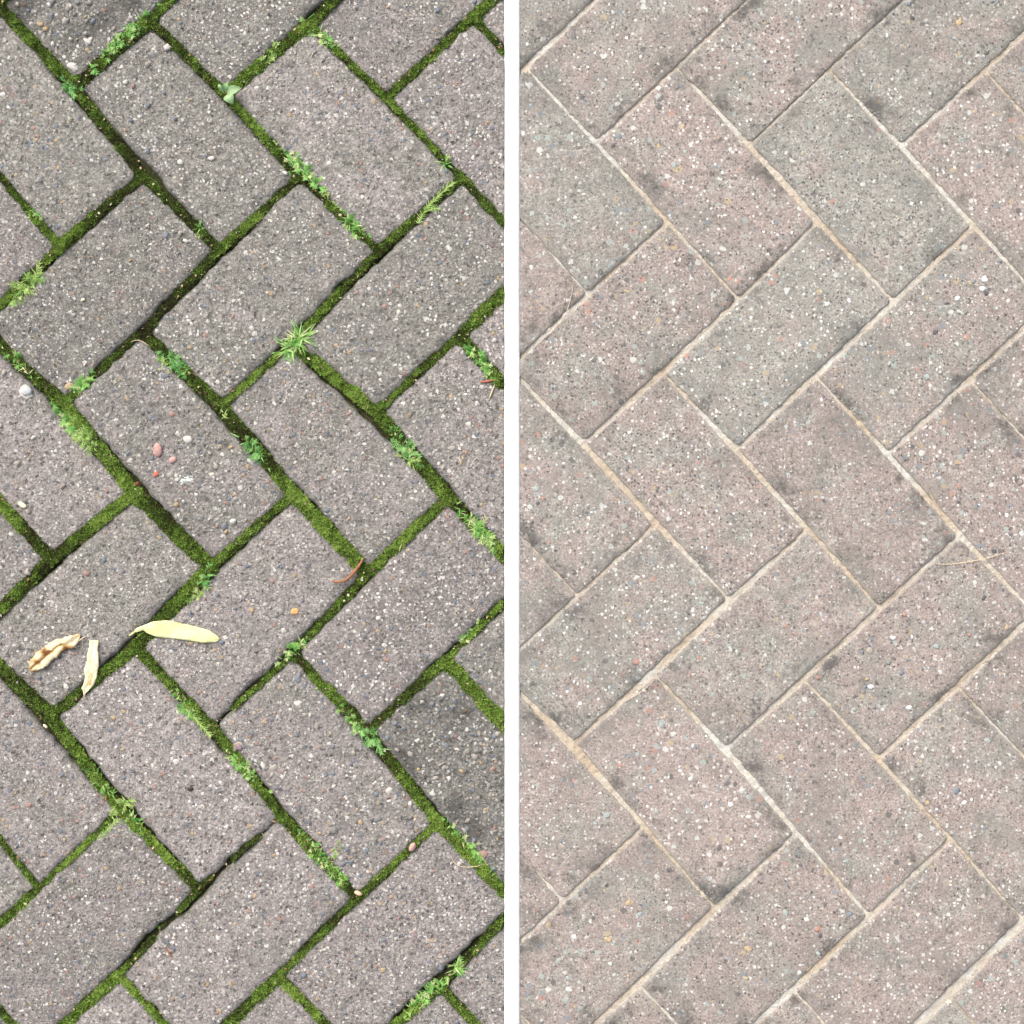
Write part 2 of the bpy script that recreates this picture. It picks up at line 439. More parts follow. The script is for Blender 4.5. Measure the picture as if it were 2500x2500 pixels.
def block_quad(L, ids):
    """Ground corners of a block: lattice points pulled in by half of each joint's width."""
    p = [L.P(*q) for q in ids]
    c = sum(p) / 4
    lines = []
    for k in range(4):
        a, b = p[k], p[(k + 1) % 4]
        n = np.array([-(b - a)[1], (b - a)[0]]); n /= np.linalg.norm(n)
        if (c - a) @ n < 0: n = -n
        o = edge_width(L, ids[k], ids[(k + 1) % 4]) / 2
        lines.append((a + n * o, b - a))
    out = []
    for k in range(4):
        (a, u), (b, v) = lines[k - 1], lines[k]
        t = np.linalg.solve(np.array([u, -v]).T, b - a)[0]
        q = a + u * t
        out.append((gx(q[0]), gy(q[1])))
    return np.array(out)

def wobble(rng, n, comps):
    s = np.linspace(0, 2 * math.pi, n, endpoint=False)
    y = np.zeros(n)
    for f0, f1, amp, cnt in comps:
        for _ in range(cnt):
            y += amp / math.sqrt(cnt) * np.sin(s * int(rng.integers(f0, f1 + 1)) + rng.uniform(0, 6.283))
    return y

def block_mesh(quad, rng, old):
    """Concentric rings of a rounded, slightly chipped block top, in metres."""
    c = quad.mean(0)
    q = quad
    if (q[1][0]-q[0][0])*(q[2][1]-q[0][1]) - (q[1][1]-q[0][1])*(q[2][0]-q[0][0]) < 0:
        q = q[::-1]
    rc = (0.0088 if old else 0.0050)
    step = 0.0024
    def ring(d):
        r = max(rc - d * 0.8, 0.0008)
        ins = []
        for k in range(4):
            a, b = q[k], q[(k + 1) % 4]
            u = (b - a) / np.linalg.norm(b - a)
            ins.append((a + np.array([-u[1], u[0]]) * d, u))
        cor = []
        for k in range(4):
            (a, u), (b, v) = ins[k - 1], ins[k]
            t = np.linalg.solve(np.array([u, -v]).T, b - a)[0]
            cor.append(a + u * t)
        pts = []
        for k in range(4):
            pa, pb, pn = cor[k], cor[(k + 1) % 4], cor[k - 1]
            u = (pb - pa) / np.linalg.norm(pb - pa)
            w = (pn - pa) / np.linalg.norm(pn - pa)
            s0, s1 = pa + w * r, pa + u * r
            for m in range(6):
                f = m / 6
                x = s0 * (1 - f) ** 2 + pa * 2 * f * (1 - f) + s1 * f * f
                pts.append(x)
            e1 = pb - u * r
            n = counts[k]
            for m in range(n):
                pts.append(s1 + (e1 - s1) * (m / n))
        return np.array(pts)
    counts = [max(8, int(np.linalg.norm(q[(k + 1) % 4] - q[k]) / step)) for k in range(4)]
    if old:
        D = [0, .0006, .0016, .0032, .0054, .0078, .0110, .016, .024, .033, .040]
        Z = [-.0060, -.0037, -.0023, -.0012, -.0005, -.0001, 0, 0, 0, 0, 0]
    else:
        D = [0, .0004, .0009, .0017, .0028, .0060, .0105, .016, .024, .033, .040]
        Z = [-.0045, -.0026, -.0013, -.0005, -.0001, 0, 0, 0, 0, 0, 0]
    n = len(ring(0))
    if old:
        w = wobble(rng, n, [(3, 9, .0009, 3), (10, 40, .00075, 6), (50, 110, .00038, 8)])
        chips = np.zeros(n)
        for _ in range(int(rng.integers(2, 6))):
            k = int(rng.integers(n)); ln = int(rng.integers(3, 10)); am = rng.uniform(.0008, .0026)
            for m in range(-ln, ln + 1):
                chips[(k + m) % n] = max(chips[(k + m) % n], am * (1 - (m / (ln + 1)) ** 2))
        w = w + chips
    else:
        w = wobble(rng, n, [(3, 9, .0003, 3), (10, 40, .00035, 6), (50, 115, .00030, 10)])
    lift, tx, ty = rng.uniform(-.0014, .0012), rng.uniform(-.009, .009), rng.uniform(-.009, .009)
    if not old: lift *= .35; tx *= .4; ty *= .4
    V, E = [], []
    def add(pts, z, d):
        for p, zz in zip(pts, z):
            dx, dy = p - c
            V.append((p[0], p[1], zz + (lift + dx * tx + dy * ty if d >= 0 else 0)))
            E.append(max(d, 0) * 1000)
    r0 = ring(0)
    def inward(pts):
        nx = np.roll(pts, -1, 0) - np.roll(pts, 1, 0)
        nx /= np.linalg.norm(nx, axis=1, keepdims=True) + 1e-9
        return np.stack([-nx[:, 1], nx[:, 0]], 1)
    base = r0 + inward(r0) * w[:, None]
    add(base, np.full(n, -.045), -1)
    for d, z in zip(D, Z):
        rp = ring(d)
        f = max(0.0, 1 - d / .011)
        pts = rp + inward(rp) * (w * f)[:, None]
        zz = np.full(n, z)
        if old and d > 0:
            zz = zz + (N1(pts[:, 0] * 250, pts[:, 1] * 250) - .5) * (.0010 if d < .02 else .0006) * (d < .03) + (N2(pts[:, 0] * 60, pts[:, 1] * 60) - .5) * .0012 * (d < .03)
        elif d > 0:
            zz = zz + (N1(pts[:, 0] * 200, pts[:, 1] * 200) - .5) * .0003 * (d < .03)
        add(pts, zz, d)
    F = []
    for k in range(len(D)):
        a, b = k * n, (k + 1) * n
        for m in range(n):
            m2 = (m + 1) % n
            F.append((a + m, a + m2, b + m2, b + m))
    last = len(D) * n
    F.append(tuple(range(last, last + n)))
    return np.array(V), F, np.array(E)

STRIP0, STRIP1 = 1231.5, 1268.0
def clip_mesh(o, x, keep_left):
    bm = bmesh.new(); bm.from_mesh(o.data)
    geo = bm.verts[:] + bm.edges[:] + bm.faces[:]
    r = bmesh.ops.bisect_plane(bm, geom=geo, plane_co=(x - o.location.x, 0, 0), plane_no=(1 if keep_left else -1, 0, 0), clear_outer=True)
    cut = [e for e in r['geom_cut'] if isinstance(e, bmesh.types.BMEdge)]
    bmesh.ops.holes_fill(bm, edges=cut, sides=0)
    ok = len(bm.faces) > 3
    bm.to_mesh(o.data); bm.free()
    return ok

DOME = None
def dome():
    """A low embedded stone: unit dome of 3 rings."""
    v = [(0, 0, 1)]
    for k, (r, z) in enumerate(((.55, .82), (.88, .42), (1.0, -.35))):
        for m in range(7):
            a = (m + .5 * k) * 2 * math.pi / 7
            v.append((r * math.cos(a), r * math.sin(a), z))
    f = [(0, 1 + m, 1 + (m + 1) % 7) for m in range(7)]
    for k in range(2):
        for m in range(7):
            a, b = 1 + k * 7 + m, 1 + k * 7 + (m + 1) % 7
            f.append((a, a + 7, b)); f.append((b, a + 7, b + 7))
    return np.array(v), f
DV, DF = dome()

def stones_mesh(spots, rng):
    V, F, T = [], [], []
    for (x, y, r, tone, hgt) in spots:
        a = rng.uniform(0, 6.283); e = rng.uniform(.55, .95)
        v = DV * rng.uniform(.86, 1.14, (len(DV), 1)); v = v * np.r_[1, np.tile(rng.uniform(.62, 1.25, 7), 3)][:, None]
        vx, vy = v[:, 0] * r, v[:, 1] * r * e
        n = len(V) * 0 + sum(len(q) for q in V)
        V.append(np.stack([x + vx * math.cos(a) - vy * math.sin(a), y + vx * math.sin(a) + vy * math.cos(a), v[:, 2] * hgt - .00005], 1))
        F += [tuple(i + n for i in f) for f in DF]
        T += [tone] * len(DV)
    return np.concatenate(V), F, T

# marked stones that the photo shows clearly: source x, y, radius px, tone
BIG_L = [(178,160,15,.80),(219,97,9,.80),(1097,607,9,.80),(65,956,17,.80),(123,926,9,.80),(527,1139,9,.66),(433,1171,7,.8),(113,363,8,.3),
 (103,355,7,.3),(75,347,8,.3),(114,404,8,.3),(360,367,8,.3),(406,575,8,.3),(676,520,10,.58),(750,540,9,.3),(697,548,11,.3),(602,629,9,.3),(715,786,8,.3),
 (694,914,9,.3),(790,931,8,.8),(767,1014,7,.7),(651,986,7,.7),(66,1672,10,.3),(162,1677,10,.8),(211,1399,9,.7),(443,1356,10,.55),(254,1367,9,.3),
 (728,1659,10,.3),(729,1717,10,.8),(1002,1838,10,.56),(1058,1936,11,.8),(814,1888,8,.3),(951,1929,9,.8),(896,2076,9,.3),(848,2072,8,.3),(760,2165,8,.7),
 (686,2243,11,.7),(793,2319,7,.8),(1001,2307,9,.5),(936,2296,9,.3),(1054,2296,10,.94),(1077,2360,10,.3),(232,2088,12,.94),(356,2100,10,.8),
 (258,2235,10,.8),(543,2053,9,.8),(216,2225,9,.3),(160,2244,9,.56),(232,2376,9,.8),(179,2413,9,.8),(387,2390,8,.7),(128,2190,8,.94),
 (1166,2118,10,.3),(1165,1982,9,.3),(1083,1875,8,.55),(1147,1868,9,.6),(1090,1818,8,.3),(1019,1808,6,.8),(881,2008,9,.94),(70,1966,8,.7),(176,1893,8,.3),
 (580,1821,13,.68),(604,1381,7,.3),(798,1246,7,.3),(1004,1386,9,.3),(1207,1388,8,.3),(1090,1434,8,.8),(1085,1498,9,.6),(1028,1455,9,.3),(687,1495,9,.1)]
BIG_R = [(1503,888,10,.95),(1520,883,11,.95),(1847,438,9,.95),(2003,300,9,.95),(2303,419,9,.95),(1668,309,9,.75),(1609,357,8,.75),(1354,417,9,.95),(1336,440,7,.85),
 (1425,600,9,.95),(1424,594,9,.2),(1513,333,9,.2),(1646,402,9,.4),(1783,365,8,.95),(2018,741,10,.95),(2073,733,9,.95),(2225,764,7,.95),(2403,680,10,.95),
 (2399,705,8,.95),(2338,728,8,.95),(1718,757,11,.2),(1671,735,9,.62),(1467,921,7,.62),(1470,724,8,.2),(1324,757,9,.2),(1532,710,9,.75),(1550,1200,9,.95),
 (1662,1046,9,.2),(1310,1192,11,.4),(1577,1215,8,.4),(1973,1032,9,.4),(1972,963,8,.4),(2005,975,7,.95),(2265,920,9,.4),(2255,1115,9,.2),(2076,1132,7,.95),
 (1378,1250,8,.4),(1273,1224,9,.62),(1312,1229,7,.62),(1606,1266,8,.4),(1581,1493,8,.95),(1348,1614,8,.85),(1378,1537,10,.75),(1757,1690,7,.2),(1469,1726,7,.4),
 (1416,1717,7,.95),(1614,1770,8,.4),(1670,1655,10,.85),(1713,1473,8,.4),(2127,1676,11,.95),(2219,1727,9,.95),(2116,1657,8,.75),(2124,1586,11,.5),(2180,1557,9,.95),
 (2227,1555,7,.95),(2275,1535,7,.95),(2210,1500,8,.85),(2235,1286,8,.62),(2254,1287,9,.62),(2234,1335,10,.4),(2427,1346,9,.62),(2395,1688,8,.95),(2402,1459,8,.62),
 (2287,1579,10,.4),(2390,1640,10,.4),(1686,1901,9,.95),(1775,1899,10,.5),(1826,1946,10,.4),(1785,1963,10,.95),(1603,1981,10,.4),(1482,1990,10,.4),(1481,2162,8,.62),
 (1664,2161,8,.95),(1537,2175,10,.5),(1561,2232,10,.4),(1553,2142,8,.5),(1534,2205,8,.78),(1485,2294,11,.75),(1828,2316,11,.75),(1386,2387,9,.4),(1835,1913,6,.95),
 (1922,1950,9,.4),(1970,1939,8,.95),(2052,1905,10,.5),(2076,1965,7,.85),(2335,1931,11,.2),(2355,1960,9,.95),(2087,2077,9,.4),(2066,2102,9,.4),(2036,2192,10,.5),
 (1918,2229,10,.4),(1997,2268,10,.85),(2076,2232,10,.2),(2003,2286,8,.62),(1998,2328,9,.4),(2220,2325,9,.4),(2300,2411,9,.75),(2446,2256,10,.95),(1970,2245,7,.95),
 (2136,2276,7,.95),(2239,2367,7,.95),(1952,2374,7,.95),(1402,2286,7,.95),(1394,1966,8,.4),(1453,2010,9,.4)]

BLOCKS = []
EXTRA_V, EXTRA_F, EXTRA_E = [], [], []
LABELS = {
 'Lu-1,0': 'dark pebbly block at the top left corner, left of the dense leafy weed',
 'Lu0,-3': 'left edge block corner below the bushy weed of the upper left short joint',
 'Lr0,-2': 'upper left grey block cut by the left edge, left of the red-tipped tuft',
 'Lu0,1': 'top edge block between the dense corner weed and the broad-leaved seedling',
 'Lu1,-2': 'upper left block beside the feathery weed on the left edge',
 'Lr1,-1': 'whole grey-brown block just left of the broad-leaved seedling',
 'Lu1,2': 'top edge block right of the narrow tuft, ending at the dark three-block joint',
 'Lu2,-5': 'small left edge block corner above the curled beige pod',
 'Lr2,-4': 'left edge block carrying the large white stone and the cream chip',
 'Lu2,-1': 'whole block left of and above the large grass tussock',
 'Lr2,0': 'whole block right of the seedling, between two rows of tufts',
 'Lu2,3': 'sliver of block in the top right corner of the mossy paving',
 'Lu3,-4': 'block on which the two dry beige and cream pods lie',
 'Lr3,-3': 'block with pink and red chips and a chalky white splash',
 'Lu3,0': 'whole block right of and above the large grass tussock',
 'Lr3,1': 'upper right mossy-side block cut by the white edging',
 'Lu4,-7': 'sliver of block low on the left edge under a narrow joint',
 'Lr4,-6': 'left edge block below the two dry pods',
 'Lu4,-3': 'block under the yellow pod, with the reddish twig at its right tip',
 'Lr4,-2': 'whole block directly below the large grass tussock',
 'Lu4,1': 'block corner at the white edging above the red-leaved weed',
 'Lu5,-6': 'lower left block whose top tip meets the yellow-green corner weed',
 'Lr5,-5': 'block below the yellow pod with a dark crumb on it',
 'Lu5,-2': 'whole block right of the reddish twig, left of the long grassy weed',
 'Lr5,-1': 'block beside the white edging between two long right-hand weeds',
 'Lr6,-8': 'block corner in the bottom left corner of the mossy paving',
 'Lu6,-5': 'bottom middle mossy-side block carrying a short reddish needle',
 'Lr6,-4': 'block with the oval mauve pebble, left of the pebbly block',
 'Lu6,-1': 'block corner at the edging right of the pebbly block',
 'Lr7,-7': 'bottom edge block corner below the lower left block, mossy side',
 'Lu7,-4': 'bottom right whole block of the mossy paving, under the pinkish chip',
 'Lr7,-3': 'very pebbly worn block with a dark top corner beside the edging',
 'Lr8,-6': 'bottom edge block corner between the two bottom green joints, mossy side',
 'Lu8,-3': 'bottom right mossy-side block cut by the edging, near the grass star',
 'Lr9,-5': 'bottom edge block corner under the bushy bottom weed, beside the edging',
 'Ru-1,0': 'grey block in the top left corner of the sanded paving',
 'Ru0,1': 'pinkish block at the top edge of the sanded paving, nearest the edging',
 'Ru1,-2': 'pink block corner at the edging touched by the long curved straw',
 'Rr1,-1': 'grey block below the top left corner of the sanded paving, beside the edging',
 'Ru1,2': 'brownish block in the middle of the sanded paving\'s top edge',
 'Ru2,-1': 'pinkish brown block with a pair of white pebbles, right of the curved straw',
 'Rr2,0': 'pink block with tan and white pebbles, left of the big grey block near the top',
 'Ru2,3': 'grey block at the top edge of the sanded paving, right of centre',
 'Ru3,-4': 'block corner at the edging on the left edge of the sanded paving\'s middle',
 'Rr3,-3': 'block beside the edging below the block with two white pebbles',
 'Ru3,0': 'dark-edged grey block just right of the two white pebbles\' block',
 'Rr3,1': 'biggest clean grey block near the top of the sanded paving',
 'Ru3,4': 'block corner in the top right corner of the sanded paving',
 'Ru4,-3': 'grey block with dark patches on its lower right edge, sanded side',
 'Rr4,-2': 'pinkish block just left of the picture\'s middle row in the sanded paving',
 'Ru4,1': 'mixed grey and pink block under the white-sanded upper right joint',
 'Rr4,2': 'pink block with white pebbles at the upper right edge',
 'Ru5,-6': 'block corner low on the left of the sanded paving, beside the edging',
 'Rr5,-5': 'lower left pink block beside the edging in the sanded paving',
 'Ru5,-2': 'speckled block in the middle of the sanded paving, above the darkest joint stain',
 'Rr5,-1': 'reddish block in the centre right of the sanded paving',
 'Ru5,2': 'block corner at the right edge above the block with the pale straw',
 'Ru6,-5': 'pink block with a yellowish pebble at the lower left of the sanded paving',
 'Rr6,-4': 'reddish block with a long dark stain at its top left edge',
 'Ru6,-1': 'pale-pebbled block below the long pale straw at the right',
 'Rr6,0': 'reddish block at the right edge above the long pale straw',
 'Rr7,-7': 'block corner in the bottom left corner of the sanded paving',
 'Ru7,-4': 'bottom middle block of the sanded paving, pink with a blackened upper edge',
 'Rr7,-3': 'pinkish block right of the long dark stain, in the lower middle',
 'Ru7,0': 'block corner at the right edge below the long pale straw',
 'Rr8,-6': 'bottom edge block corner left of centre in the sanded paving',
 'Ru8,-3': 'pink block with white flecks low on the right of the sanded paving',
 'Rr8,-2': 'pinkish block at the right edge in the lower third',
 'Rr9,-5': 'bottom edge block corner right of centre in the sanded paving',
 'Ru9,-2': 'block corner at the right edge just above the grey bottom corner block',
 'Rr10,-4': 'grey block in the bottom right corner of the sanded paving',
}
TINT = {'Lu-1,0':.2,'Lr0,-2':.35,'Lr1,-1':.35,'Lu1,-2':.38,'Lr2,0':.5,'Lu2,-1':.4,'Lu3,0':.4,'Lr3,1':.6,'Lr2,-4':.62,'Lr3,-3':.5,'Lr4,-2':.5,'Lu3,-4':.45,
 'Lu4,-3':.62,'Lu5,-2':.66,'Lr4,-6':.66,'Lr5,-5':.72,'Lr6,-4':.6,'Lu5,-6':.6,'Lu6,-5':.66,'Lu7,-4':.75,'Lr7,-3':.3,'Lr5,-1':.55,
 'Ru-1,0':.15,'Ru0,1':.62,'Rr1,-1':.2,'Ru1,2':.55,'Rr2,0':.75,'Ru2,3':.25,'Rr3,1':.15,'Rr4,2':.7,'Ru1,-2':.7,'Ru2,-1':.62,'Ru3,0':.2,'Ru4,1':.55,'Rr3,-3':.55,
 'Rr4,-2':.66,'Rr5,-1':.75,'Rr6,0':.78,'Ru4,-3':.38,'Ru5,-2':.55,'Ru6,-1':.66,'Rr5,-5':.72,'Rr6,-4':.74,'Rr7,-3':.7,'Rr8,-2':.66,'Ru6,-5':.6,'Ru7,-4':.66,
 'Ru8,-3':.74,'Rr10,-4':.1,'Rr9,-5':.7,'Ru9,-2':.7,'Rr8,-6':.6,'Rr7,-7':.5}
def build_paving(L, side):
    old = side == 'L'
    marks = BIG_L if old else BIG_R
    for orient, i, j, ids in L.blocks():
        quad = block_quad(L, ids)
        px = quad[:, 0] / S + 1250; py = 1250 - quad[:, 1] / S
        lim = (-330, STRIP0) if old else (STRIP1, 2830)
        if px.max() < lim[0] or px.min() > lim[1] or py.max() < -330 or py.min() > 2830:
            continue
        if (old and px.min() > STRIP0 - 3) or (not old and px.max() < STRIP1 + 3):
            continue
        seen = px.max() > 3 and px.min() < 2497 and py.max() > 3 and py.min() < 2497
        if seen:      # separating test along the block's own axes against the frame
            for k in range(4):
                a, b = np.array([px[k], py[k]]), np.array([px[(k+1) % 4], py[(k+1) % 4]])
                n = np.array([-(b-a)[1], (b-a)[0]])
                cc = np.array([px.mean(), py.mean()])
                if (cc - a) @ n < 0: n = -n
                x0, x1 = (0, STRIP0) if old else (STRIP1, 2500)
                if max((np.array(w) - a) @ n for w in ((x0, 0), (x1, 0), (x1, 2500), (x0, 2500))) < 4 * np.linalg.norm(n):
                    seen = False
        key = f'{side}{orient}{i},{j}'
        rng = np.random.default_rng(abs(hash_key(key)))
        V, F, E = block_mesh(quad, rng, old)
        cx, cy = quad.mean(0)
        tint = TINT.get(key, rng.uniform(.3, .7))
        tint = .5 + (tint - .5) * (1.6 if old else .62)
        grit = {'Lr7,-3': 1.0, 'Lu-1,0': .9, 'Lr3,-3': .5, 'Lu5,-6': .5, 'Lr6,-4': .5, 'Lr4,-2': .1, 'Lu5,-2': .05, 'Lu4,-3': .1}.get(key, rng.uniform(0, .45))
        mat = M['paver_old' if old else 'paver_clean']
        name = 'paving_block' if seen else 'outer_paving'
        o = mesh_obj(name, V, F, mat, (cx, cy, 0), attrs={'edge': E, 'tint': [tint] * len(V), 'grit': [grit] * len(V)})
        ok = True
        if old and V[:, 0].max() > gx(STRIP0): ok = clip_mesh(o, gx(STRIP0) - .0004, True)
        if not old and V[:, 0].min() < gx(STRIP1): ok = clip_mesh(o, gx(STRIP1) + .0004, False)
        if not ok:
            bpy.data.objects.remove(o); continue
        if not seen:
            kind(o, 'structure')
            continue
        BLOCKS.append((key, cx / S + 1250, 1250 - cy / S))
        tag(o, LABELS.get(key, 'concrete paving block ' + key), 'paving block', 'moss-jointed paving blocks' if old else 'sand-jointed paving blocks')
        # embedded stones standing a little proud of the worn face
        inner = quad + (np.array([cx, cy]) - quad) * .10
        spots = []
        a, b, c, e = inner
        nrand = int((24 + 170 * max(0, grit - .25)) if old else 16)
        def inside(x, y):
            for k in range(4):
                p0, p1 = inner[k], inner[(k + 1) % 4]
                s0 = (p1[0]-p0[0])*(y-p0[1]) - (p1[1]-p0[1])*(x-p0[0])
                s1 = (p1[0]-p0[0])*(cy-p0[1]) - (p1[1]-p0[1])*(cx-p0[0])
                if s0 * s1 < 0: return False
            return True
        xm = gx(STRIP0) - .006 if old else 9; xn = gx(STRIP1) + .006 if not old else -9
        lift = 0.0
        for (sx, sy, r, tone) in marks:
            x, y = gx(sx), gy(sy)
            if inside(x, y) and xn < x < xm:
                spots.append((x, y, r * S * (1.0 if old else .86), tone, .00065 if old else .00018))
        for _ in range(nrand):
            s, t = rng.random(2)
            x, y = (a * (1-s) + b * s) * (1-t) + (e * (1-s) + c * s) * t
            r = rng.uniform(.0011, .0026) * (1 + .35 * grit)
            if rng.random() < .10: r *= 1.6
            if xn < x < xm: spots.append((x, y, r, rng.random(), min(.0008, r * .32) * (1 + 1.2 * grit) if old else .00015))
        if spots:
            SV, SF, ST = stones_mesh(spots, rng)
            st = mesh_obj('aggregate', SV, SF, M['stones_old' if old else 'stones_clean'], (cx, cy, 0), parent=o, attrs={'tone': ST})
            kind(st, 'stuff')

def hash_key(k):
    h = 2166136261
    for ch in k: h = ((h ^ ord(ch)) * 16777619) & 0xffffffff
    return h
build_paving(LL, 'L')
build_paving(LR, 'R')
open_list = BLOCKS

# ------------------------------------------------------------------ ground below, edging strip, joint soil, sand
def sheet(name, x0, x1, y0, y1, step, zf, mat):
    nx, ny = int((x1 - x0) / step) + 1, int((y1 - y0) / step) + 1
    X, Y = np.meshgrid(np.linspace(x0, x1, nx), np.linspace(y0, y1, ny))
    Z = zf(X, Y)
    V = np.stack([X.ravel(), Y.ravel(), Z.ravel()], 1)
    idx = np.arange(nx * ny).reshape(ny, nx)
    F = np.stack([idx[:-1, :-1], idx[:-1, 1:], idx[1:, 1:], idx[1:, :-1]], -1).reshape(-1, 4).tolist()
    return kind(mesh_obj(name, V, F, mat), 'structure')
ym = 1580 * S
kind(mesh_obj('ground', [(-40, -40, -.03), (40, -40, -.03), (40, 40, -.03), (-40, 40, -.03)], [(0, 1, 2, 3)], M['soil']), 'structure')
sheet('joint_soil', gx(-330), gx(STRIP0) - .001, -ym, ym, .004,
      lambda X, Y: -.0068 + (N1(X * 180, Y * 180) - .5) * .003, M['soil'])
sheet('joint_sand', gx(STRIP1) + .001, gx(2830), -ym, ym, .0012,
      lambda X, Y: -.00248 + (N1(X * 430, Y * 430) - .5) * .0013 + (N2(X * 110, Y * 110) - .5) * .0014 + (N3(X * 22, Y * 22) - .5) * .0008, M['sand'])
bm = bmesh.new()  # white strip stands in for the blank gap between two separate pavings
bmesh.ops.create_cube(bm, size=1.0)
for v in bm.verts:
    v.co = Vector((v.co.x * (gx(STRIP1) - gx(STRIP0)), v.co.y * 2 * ym, v.co.z * .05))
bmesh.ops.bevel(bm, geom=[e for e in bm.edges if abs(e.verts[0].co.y - e.verts[1].co.y) > .1], offset=.0012, segments=3, affect='EDGES')
me = bpy.data.meshes.new('divider_strip'); bm.to_mesh(me); bm.free(); me.materials.append(M['divider'])
strip = bpy.data.objects.new('divider_strip', me); COL.objects.link(strip)
strip.location = (gx((STRIP0 + STRIP1) / 2), 0, -.0242)
tag(strip, 'long straight white edging strip standing in for the gap between the mossy and sanded paving', 'divider')

# ------------------------------------------------------------------ moss in the joints of the left paving
def build_moss():
    rng = np.random.default_rng(21)
    V, F, T = [], [], []
    nv = 0
    for i in range(-5, 12):
        for j in range(-11, 7):
            for ax in (1, 2):
                if not LL.exists(i, j, ax): continue
                a = LL.P(i, j); b = LL.P(i + 1, j) if ax == 1 else LL.P(i, j + 1)
                if max(a[0], b[0]) < -60 or min(a[0], b[0]) > STRIP0 or max(a[1], b[1]) < -60 or min(a[1], b[1]) > 2560: continue
                w = LL.width(i, j, ax) + 2
                ln = np.linalg.norm(b - a)
                bare = BARE.get((i, j, ax), 0.0)
                n = int(ln * w * S * S * 1e6 * 1.8)
                s = rng.uniform(-.03, 1.03, n); q = np.where(rng.random(n) < .5, np.clip(rng.normal(0, .27, n), -.58, .58), rng.uniform(-.56, .56, n))
                u = (b - a) / ln; nrm = np.array([-u[1], u[0]])
                px = a[0] + u[0] * s * ln + nrm[0] * q * w
                py = a[1] + u[1] * s * ln + nrm[1] * q * w
                X, Y = gx(px), gy(py)
                keep = (px < STRIP0 - 4)
                cover = N3(X * 28 + 5, Y * 28 + 9) * .7 + N2(X * 90, Y * 90) * .3
                keep &= cover > (.04 + bare * .72)
                hmap = N1(X * 120 + 3, Y * 120) * .6 + N2(X * 300, Y * 300) * .4
                hue = N2(X * 16 + 31, Y * 16 + 7) * .62 + N1(X * 70, Y * 70) * .38
                mid = .42 + .16 * min(1, max(0, ((a[1] + b[1]) / 2 - 250) / 900))
                for x, y, qq, hm, hu, kp in zip(X, Y, q, hmap, hue, keep):
                    if not kp: continue
                    z = -.0030 + .0052 * hm * (.5 + hu) - .0010 * (abs(qq) / .5) ** 2
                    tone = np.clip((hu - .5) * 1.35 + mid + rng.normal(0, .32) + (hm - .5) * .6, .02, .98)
                    a0 = rng.uniform(0, 6.283)
                    for k in range(3):
                        az = a0 + k * 2.1 + rng.uniform(-.4, .4)
                        L_ = rng.uniform(.0015, .0030); wd = rng.uniform(.0005, .0010)
                        el = rng.uniform(.25, 1.1)
                        cx_, sx_ = math.cos(az), math.sin(az)
                        tipr, tz = L_ * math.cos(el), L_ * math.sin(el)
                        V += [(x - sx_ * wd, y + cx_ * wd, z), (x + sx_ * wd, y - cx_ * wd, z), (x + cx_ * tipr, y + sx_ * tipr, z + tz)]
                        F.append((nv, nv + 1, nv + 2)); nv += 3
                        tt = min(1, max(0, tone + rng.normal(0, .05)))
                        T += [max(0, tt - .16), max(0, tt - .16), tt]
    o = mesh_obj('moss', V, F, M['moss'], smooth=False, attrs={'tone': T})
    kind(o, 'stuff')
build_moss()

# crumbs, husks and bits of dead leaf caught in the moss
M['litter'] = stone_material('litter', [(0, (.10, .06, .03)), (.3, (.26, .15, .08)), (.55, (.45, .33, .19)), (.8, (.60, .52, .38)), (.93, (.30, .28, .26))])
def build_litter():
    rng = np.random.default_rng(77)
    V, F, T = [], [], []
    ks = [(i, j, ax) for i in range(-3, 11) for j in range(-9, 5) for ax in (1, 2) if LL.exists(i, j, ax)]
    for i, j, ax in ks:
        a = LL.P(i, j); b = LL.P(i + 1, j) if ax == 1 else LL.P(i, j + 1)
        u = (b - a) / np.linalg.norm(b - a); nrm = np.array([-u[1], u[0]]); w = LL.width(i, j, ax)
        for _ in range(rng.poisson(9)):
            p = a + (b - a) * rng.uniform(0, 1) + nrm * rng.normal(0, .40) * w
            if not (-20 < p[0] < STRIP0 - 6 and -20 < p[1] < 2520): continue
            az = rng.uniform(0, 6.283); L_ = rng.uniform(.0006, .0019); wd = L_ * rng.uniform(.25, .8)
            n = len(V); z = .0012
            for dx, dy, dz in ((-L_, 0, 0), (0, -wd, .0005), (L_, 0, .0002), (0, wd, .0006), (0, 0, -.0008)):
                V.append((gx(p[0]) + dx * math.cos(az) - dy * math.sin(az), gy(p[1]) + dx * math.sin(az) + dy * math.cos(az), z + dz))
            F += [(n, n+1, n+2, n+3), (n+1, n, n+4), (n+2, n+1, n+4), (n+3, n+2, n+4), (n, n+3, n+4)]
            T += [rng.random()] * 5
    kind(mesh_obj('leaf_litter', V, F, M['litter'], attrs={'tone': T}, smooth=False), 'stuff')
build_litter()

# ------------------------------------------------------------------ weeds
def blade(V, F, T, base, az, length, width, lean, tone, droop=.5):
    n0 = len(V)
    p = Vector(base); el = lean
    ca, sa = math.cos(az), math.sin(az)
    segs = 4
    for k in range(segs + 1):
        f = k / segs
        w = width * (1 - f ** 1.6) * .5 + 1e-5
        V.append((p.x - sa * w, p.y + ca * w, p.z)); V.append((p.x + sa * w, p.y - ca * w, p.z))
        tt = min(1, max(0, tone + (f - .5) * .25)); T.extend((tt, tt))
        st = length / segs
        p = p + Vector((ca * math.cos(el), sa * math.cos(el), math.sin(el))) * st
        el -= droop / segs * 2
    for k in range(segs):
        a = n0 + 2 * k
        F.append((a, a + 1, a + 3, a + 2))

